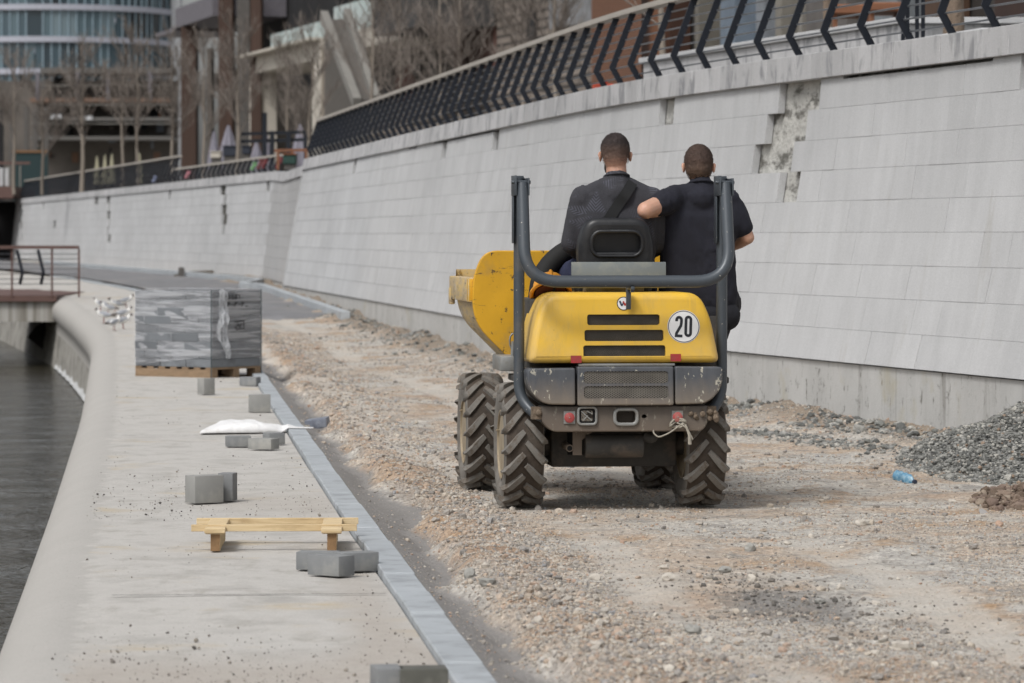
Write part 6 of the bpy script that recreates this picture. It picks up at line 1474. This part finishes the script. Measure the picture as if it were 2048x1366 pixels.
# ---- bare trees
M_bark = B('pale_bark', '857c72', .9, vary=.2, vs=3, st=(1, 1, .2)); M_bark2 = B('grey_twigs', '766e67', .9)
def bare_tree(px, Y, h_, label, seed, rt=.09, spread=1.0, lean=0):
    rr = random.Random(seed); p = at(px, 470, Y); t = thing('bare_tree', label, 'tree', (p.x, Y, ZPR), 0, 'bare trees on the promenade')
    tk = MB(); cr = MB(); n = 9
    tp = [Vector((lean*(i/n)*h_+.025*math.sin(i*1.3+seed), .025*math.sin(i+seed*2), h_*i/n)) for i in range(n+1)]
    tk.tube(tp, [rt*(1-.85*i/n)+.008 for i in range(n+1)], 7); tk.build('trunk', M_bark, t, 60)
    def grow(a, d_, L, r, lev):
        k = 4; pts = [a]; q = d_.copy()
        for i in range(k): q = (q+Vector((rr.uniform(-.18, .18), rr.uniform(-.18, .18), rr.uniform(-.05, .16)))).normalized(); pts.append(pts[-1]+q*L/k)
        cr.tube(pts, [r*(1-.7*i/k) for i in range(k+1)], 4 if lev < 2 else 3, caps=False)
        if lev < 3:
            for i in range(rr.choice((7, 8, 9)) if lev < 2 else 6):
                s_ = rr.uniform(.25, 1); b = pts[min(int(s_*k), k-1)].lerp(pts[min(int(s_*k)+1, k)], (s_*k) % 1); ang = rr.uniform(0, 6.28)
                nd = (q+Vector((math.cos(ang), math.sin(ang), .35))*rr.uniform(.5, .95)).normalized(); grow(b, nd, L*rr.uniform(.4, .62), max(r*.5, .0085), lev+1)
    for i in range(15):
        f = rr.uniform(.28, .98); b = tp[int(f*n)].lerp(tp[min(int(f*n)+1, n)], (f*n) % 1); a = rr.uniform(0, 6.28); grow(b, Vector((math.cos(a)*spread, math.sin(a)*spread, rr.uniform(.7, 1.5))).normalized(), h_*.34*(1.15-f*.6), rt*.3, 1)
    cr.build('crown', M_bark2, t, None)
trees = [(28, 150, 5.0, 'thin bare tree at the far left edge in front of the teal hoarding'), (85, 152, 4.8, 'thin bare tree second from the left below the glass tower'), (165, 142, 5.2, 'bare tree with a straight pale trunk in front of the terraced building'), (245, 140, 5.0, 'bushy bare tree right of the pale straight trunk'), (275, 138, 5.2, 'bushy bare tree left of the brown pier building'), (345, 136, 5.0, 'low bare tree at the foot of the leftmost brown pier'), (408, 130, 4.6, 'bare tree in front of the balcony between the brown piers'), (476, 118, 4.6, 'bare tree rising from beside the dark planter boxes'), (575, 150, 5.4, 'thin bare tree inside the stone portal, left one'), (612, 118, 4.4, 'pale leaning bare tree at the right jamb of the stone portal'), (745, 108, 6.0, 'tall bare tree right of the outdoor stair'), (800, 112, 5.4, 'bare tree below the pale balcony beam'), (880, 104, 5.6, 'spreading bare tree in front of the dark bay'), (920, 100, 5.2, 'spreading bare tree just right of the dark bay'), (1045, 88, 5.0, 'bare tree in front of the coursed stone wall'), (1110, 80, 5.2, 'bare tree beside the pale lattice window'), (1325, 62, 5.6, 'bare tree behind the railing beyond the slatted wall')]
for i, (px, Y, h_, lb) in enumerate(trees): bare_tree(px, Y, h_, lb, i+3, .06 if i != 2 else .085, .8, .06 if i == 9 else .0)
for px, Y, w_, lb in ((1904, 40, .11, 'thick brown tree trunk behind the right end of the railing'), (1654, 46, .055, 'slim pale tree trunk behind the orange timber benches')):
    p = at(px, 60, Y); t = thing('tree', lb, 'tree', (p.x, Y, ZPR), 0); MB().tube([(0, 0, 0), (.02, 0, .6), (-.02, .02, 2), (.05, 0, 4)], [w_*1.3, w_, w_*.95, w_*.8], 14).build('trunk', B('brown_bark'+str(px), '6e6053', .95, vary=.3, vs=5, st=(3, 3, .4), bump=.8, bs=14, bd=.04), t, 60)
    g = MB()
    for k in range(9): a = k*2.4; g.tube([(0, 0, 2.6+k*.15), (math.cos(a)*.8, math.sin(a)*.8, 3.6+k*.15), (math.cos(a)*1.3, math.sin(a)*1.3, 4.9+k*.2)], [.04, .025, .008], 6)
    g.build('crown', M_bark2, t, 60)
# ================================================================ left: footbridge on the river, upper bridge, river wall
M_red = B('red_brown_beam', '5d4640', .7, vary=.12, vs=2)
ub = thing('upper_bridge', 'dark red brown bridge beam at the far left end of the wall', 'bridge', at(0, 470, 176), 0)
g = MB(); g.box(-70, at(37, 470, 176).x, 174, 182, zat(397, 176), zat(374, 176)); W(g, 'beam', M_red, ub)
g = MB(); g.box(-70, at(24, 470, 178).x-.3, 183, 186, -2, zat(398, 176)); W(g, 'shaded_abutment', B('shaded_concrete', '39383a', .95), ub)
g = MB(); g.beam(at(-200, 326, 175), at(60, 326, 175), .1, .12); W(g, 'handrail', M_red, ub)
g = MB()
for k in range(12): x = at(40-k*22, 470, 175).x; g.box(x-.03, x+.03, 175, 175.06, zat(374, 175), zat(327, 175))
W(g, 'railing_bars', M_conc, ub)
for px in (2, 14): g = MB(); g.box(at(px-4, 470, 177).x, at(px+4, 470, 177).x, 177, 177.2, zat(372, 177), zat(336, 177)); W(g, 'white_panel', M_whitewall, ub)
rw = thing('river_wall', 'pale concrete river wall seen below the footbridge', 'wall', (-14, 104, -1.2), 0)
g = MB(); pts = [(-9.9, 84), (-10.7, 90), (-11.6, 96), (-13.2, 104), (-15.8, 117), (-30, 140)]
for (xa, ya), (xb, yb) in zip(pts, pts[1:]): g.hexa([(xa, ya, -2), (xb, yb, -2), (xb, yb+1, -2), (xa, ya+1, -2)], [(xa-.0, ya+.3, .05), (xb, yb+.3, .05), (xb, yb+1, .05), (xa, ya+1, .05)])
W(g, 'face', M_stone_bank, rw, 30); g = MB()
for (xa, ya), (xb, yb) in zip(pts[1:], pts[2:]): g.hexa([(xa, ya-.12, -1.3), (xb, yb-.12, -1.3), (xb, yb, -1.3), (xa, ya, -1.3)], [(xa, ya-.08, -1.02), (xb, yb-.08, -1.02), (xb, yb, -1.02), (xa, ya, -1.02)])
W(g, 'waterline', M_foam, rw)
m = NT('stained_fascia'); c = m.mix(m.rng(m.noise(1.5, 5, .7, m.coord((2.2, 1, .05))), .42, .6), hexc('a6a49f'), hexc('6f6a60')); c = m.mix(m.rng(m.noise(2.2, 4, .7, m.coord((1.8, 1, .05))), .6, .68), c, hexc('8f98a0')); M_fas = m.out(c, .9)
fb = thing('footbridge', 'low footbridge with stained concrete edge and brown handrail on the left', 'bridge', (-12, 82, .35), 0)
zd = float(ZG(81))+.02; xr = at(116, 470, 81).x
g = MB(); g.box(-40, xr, 80.6, 90, zd-.52, zd-.1); W(g, 'deck_slab', M_fas, fb); g = MB(); g.box(-40, xr+.02, 80.5, 90, zd-.095, zd+.03); W(g, 'deck_board', M_red, fb)
g = MB(); MF = Matrix(((1, 0, 0, 0), (0, 0, -1, 0), (0, 1, 0, 0), (0, 0, 0, 1))); g.prism([((px-CX)*84.6/F, zat(y, 84.6)) for px, y in [(54, 674), (104, 714), (190, 770), (190, 630), (118, 630), (98, 638), (74, 652)]], -89.5, -84.6, MF); W(g, 'shaded_abutment', B('underbridge_shade', '33312e', .9), fb)  # dark shape cut to the shade under the deck, shade put into its colour
zt_ = zat(495, 80.5); x1 = at(158, 470, 80.5).x
g = MB(); g.box(-40, x1, 80.44, 80.58, zt_-.03, zt_+.04); W(g, 'handrail', M_red, fb)
for y in (508, 518, 528, 538, 548, 558, 568): z = zat(y, 80.5); MB().tube([(-40, 80.5, z), (x1, 80.5, z)], .009, 5).build('rod', M_steel_rod, fb, 60, world=True)
for px in (24, 104, 158): x = at(px, 470, 80.5).x; g = MB(); g.box(x-.02, x+.02, 80.48, 80.52, zd, zt_-.03); W(g, 'post', M_red, fb)
for px in (38, 80): g = MB(); pp = [at(px-4, 500, 80.4), at(px+7, 545, 80.3), at(px+2, 568, 80.4)]; g.tube(pp, .035, 6); W(g, 'bent_post', M_steel_dark, fb)
# waterline deposit along the bank below the walkway
g = MB()
for y in np.arange(40, 80, 1.0):
    a, b = float(EX(y)), float(EX(y+1)); g.add([(a-.0+.02*math.sin(y*3), y, -1.10), (b+.02*math.sin(y*3+3), y+1, -1.10), (b+.09, y+1, -.93-.05*math.sin(y*2.1)), (a+.09, y, -.93-.05*math.sin(y*2.1-2.1))], [(0, 1, 2, 3)])
tag(g.build('waterline', M_foam, None, 60), kind='structure')
# small clutter by the far road: sawn posts and planks at the foot of the far wall
for px, y, lb in ((363, 548, 'small dark post standing by the far wall, left of the dark planks'), (467, 563, 'small dark post standing by the far wall, right of the dark planks')):
    p = at(px, y, 108); o = MB().box(-.08, .08, -.08, .08, 0, .24).lathe([(.09, .24), (.05, .27), (0, .27)], 8).build('bollard', M_gstone, None, 40); o.location = (p.x, 108, float(ZG(108))+.06); tag(o, lb, 'bollard')
pk = thing('plank_stack', 'heap of dark planks lying at the foot of the far wall', 'planks', at(402, 555, 109), 0); pk.location.z = float(ZG(109))+.06
for i in range(5): g = MB(); z = .03+.04*(i % 3); g.beam((-.75+.1*i, -.2+.1*i, z), (.8-.05*i, -.1+.12*i, z+.05), .16, .045); g.build('plank', B('dark_plank'+str(i), '5b5346', .9), pk)
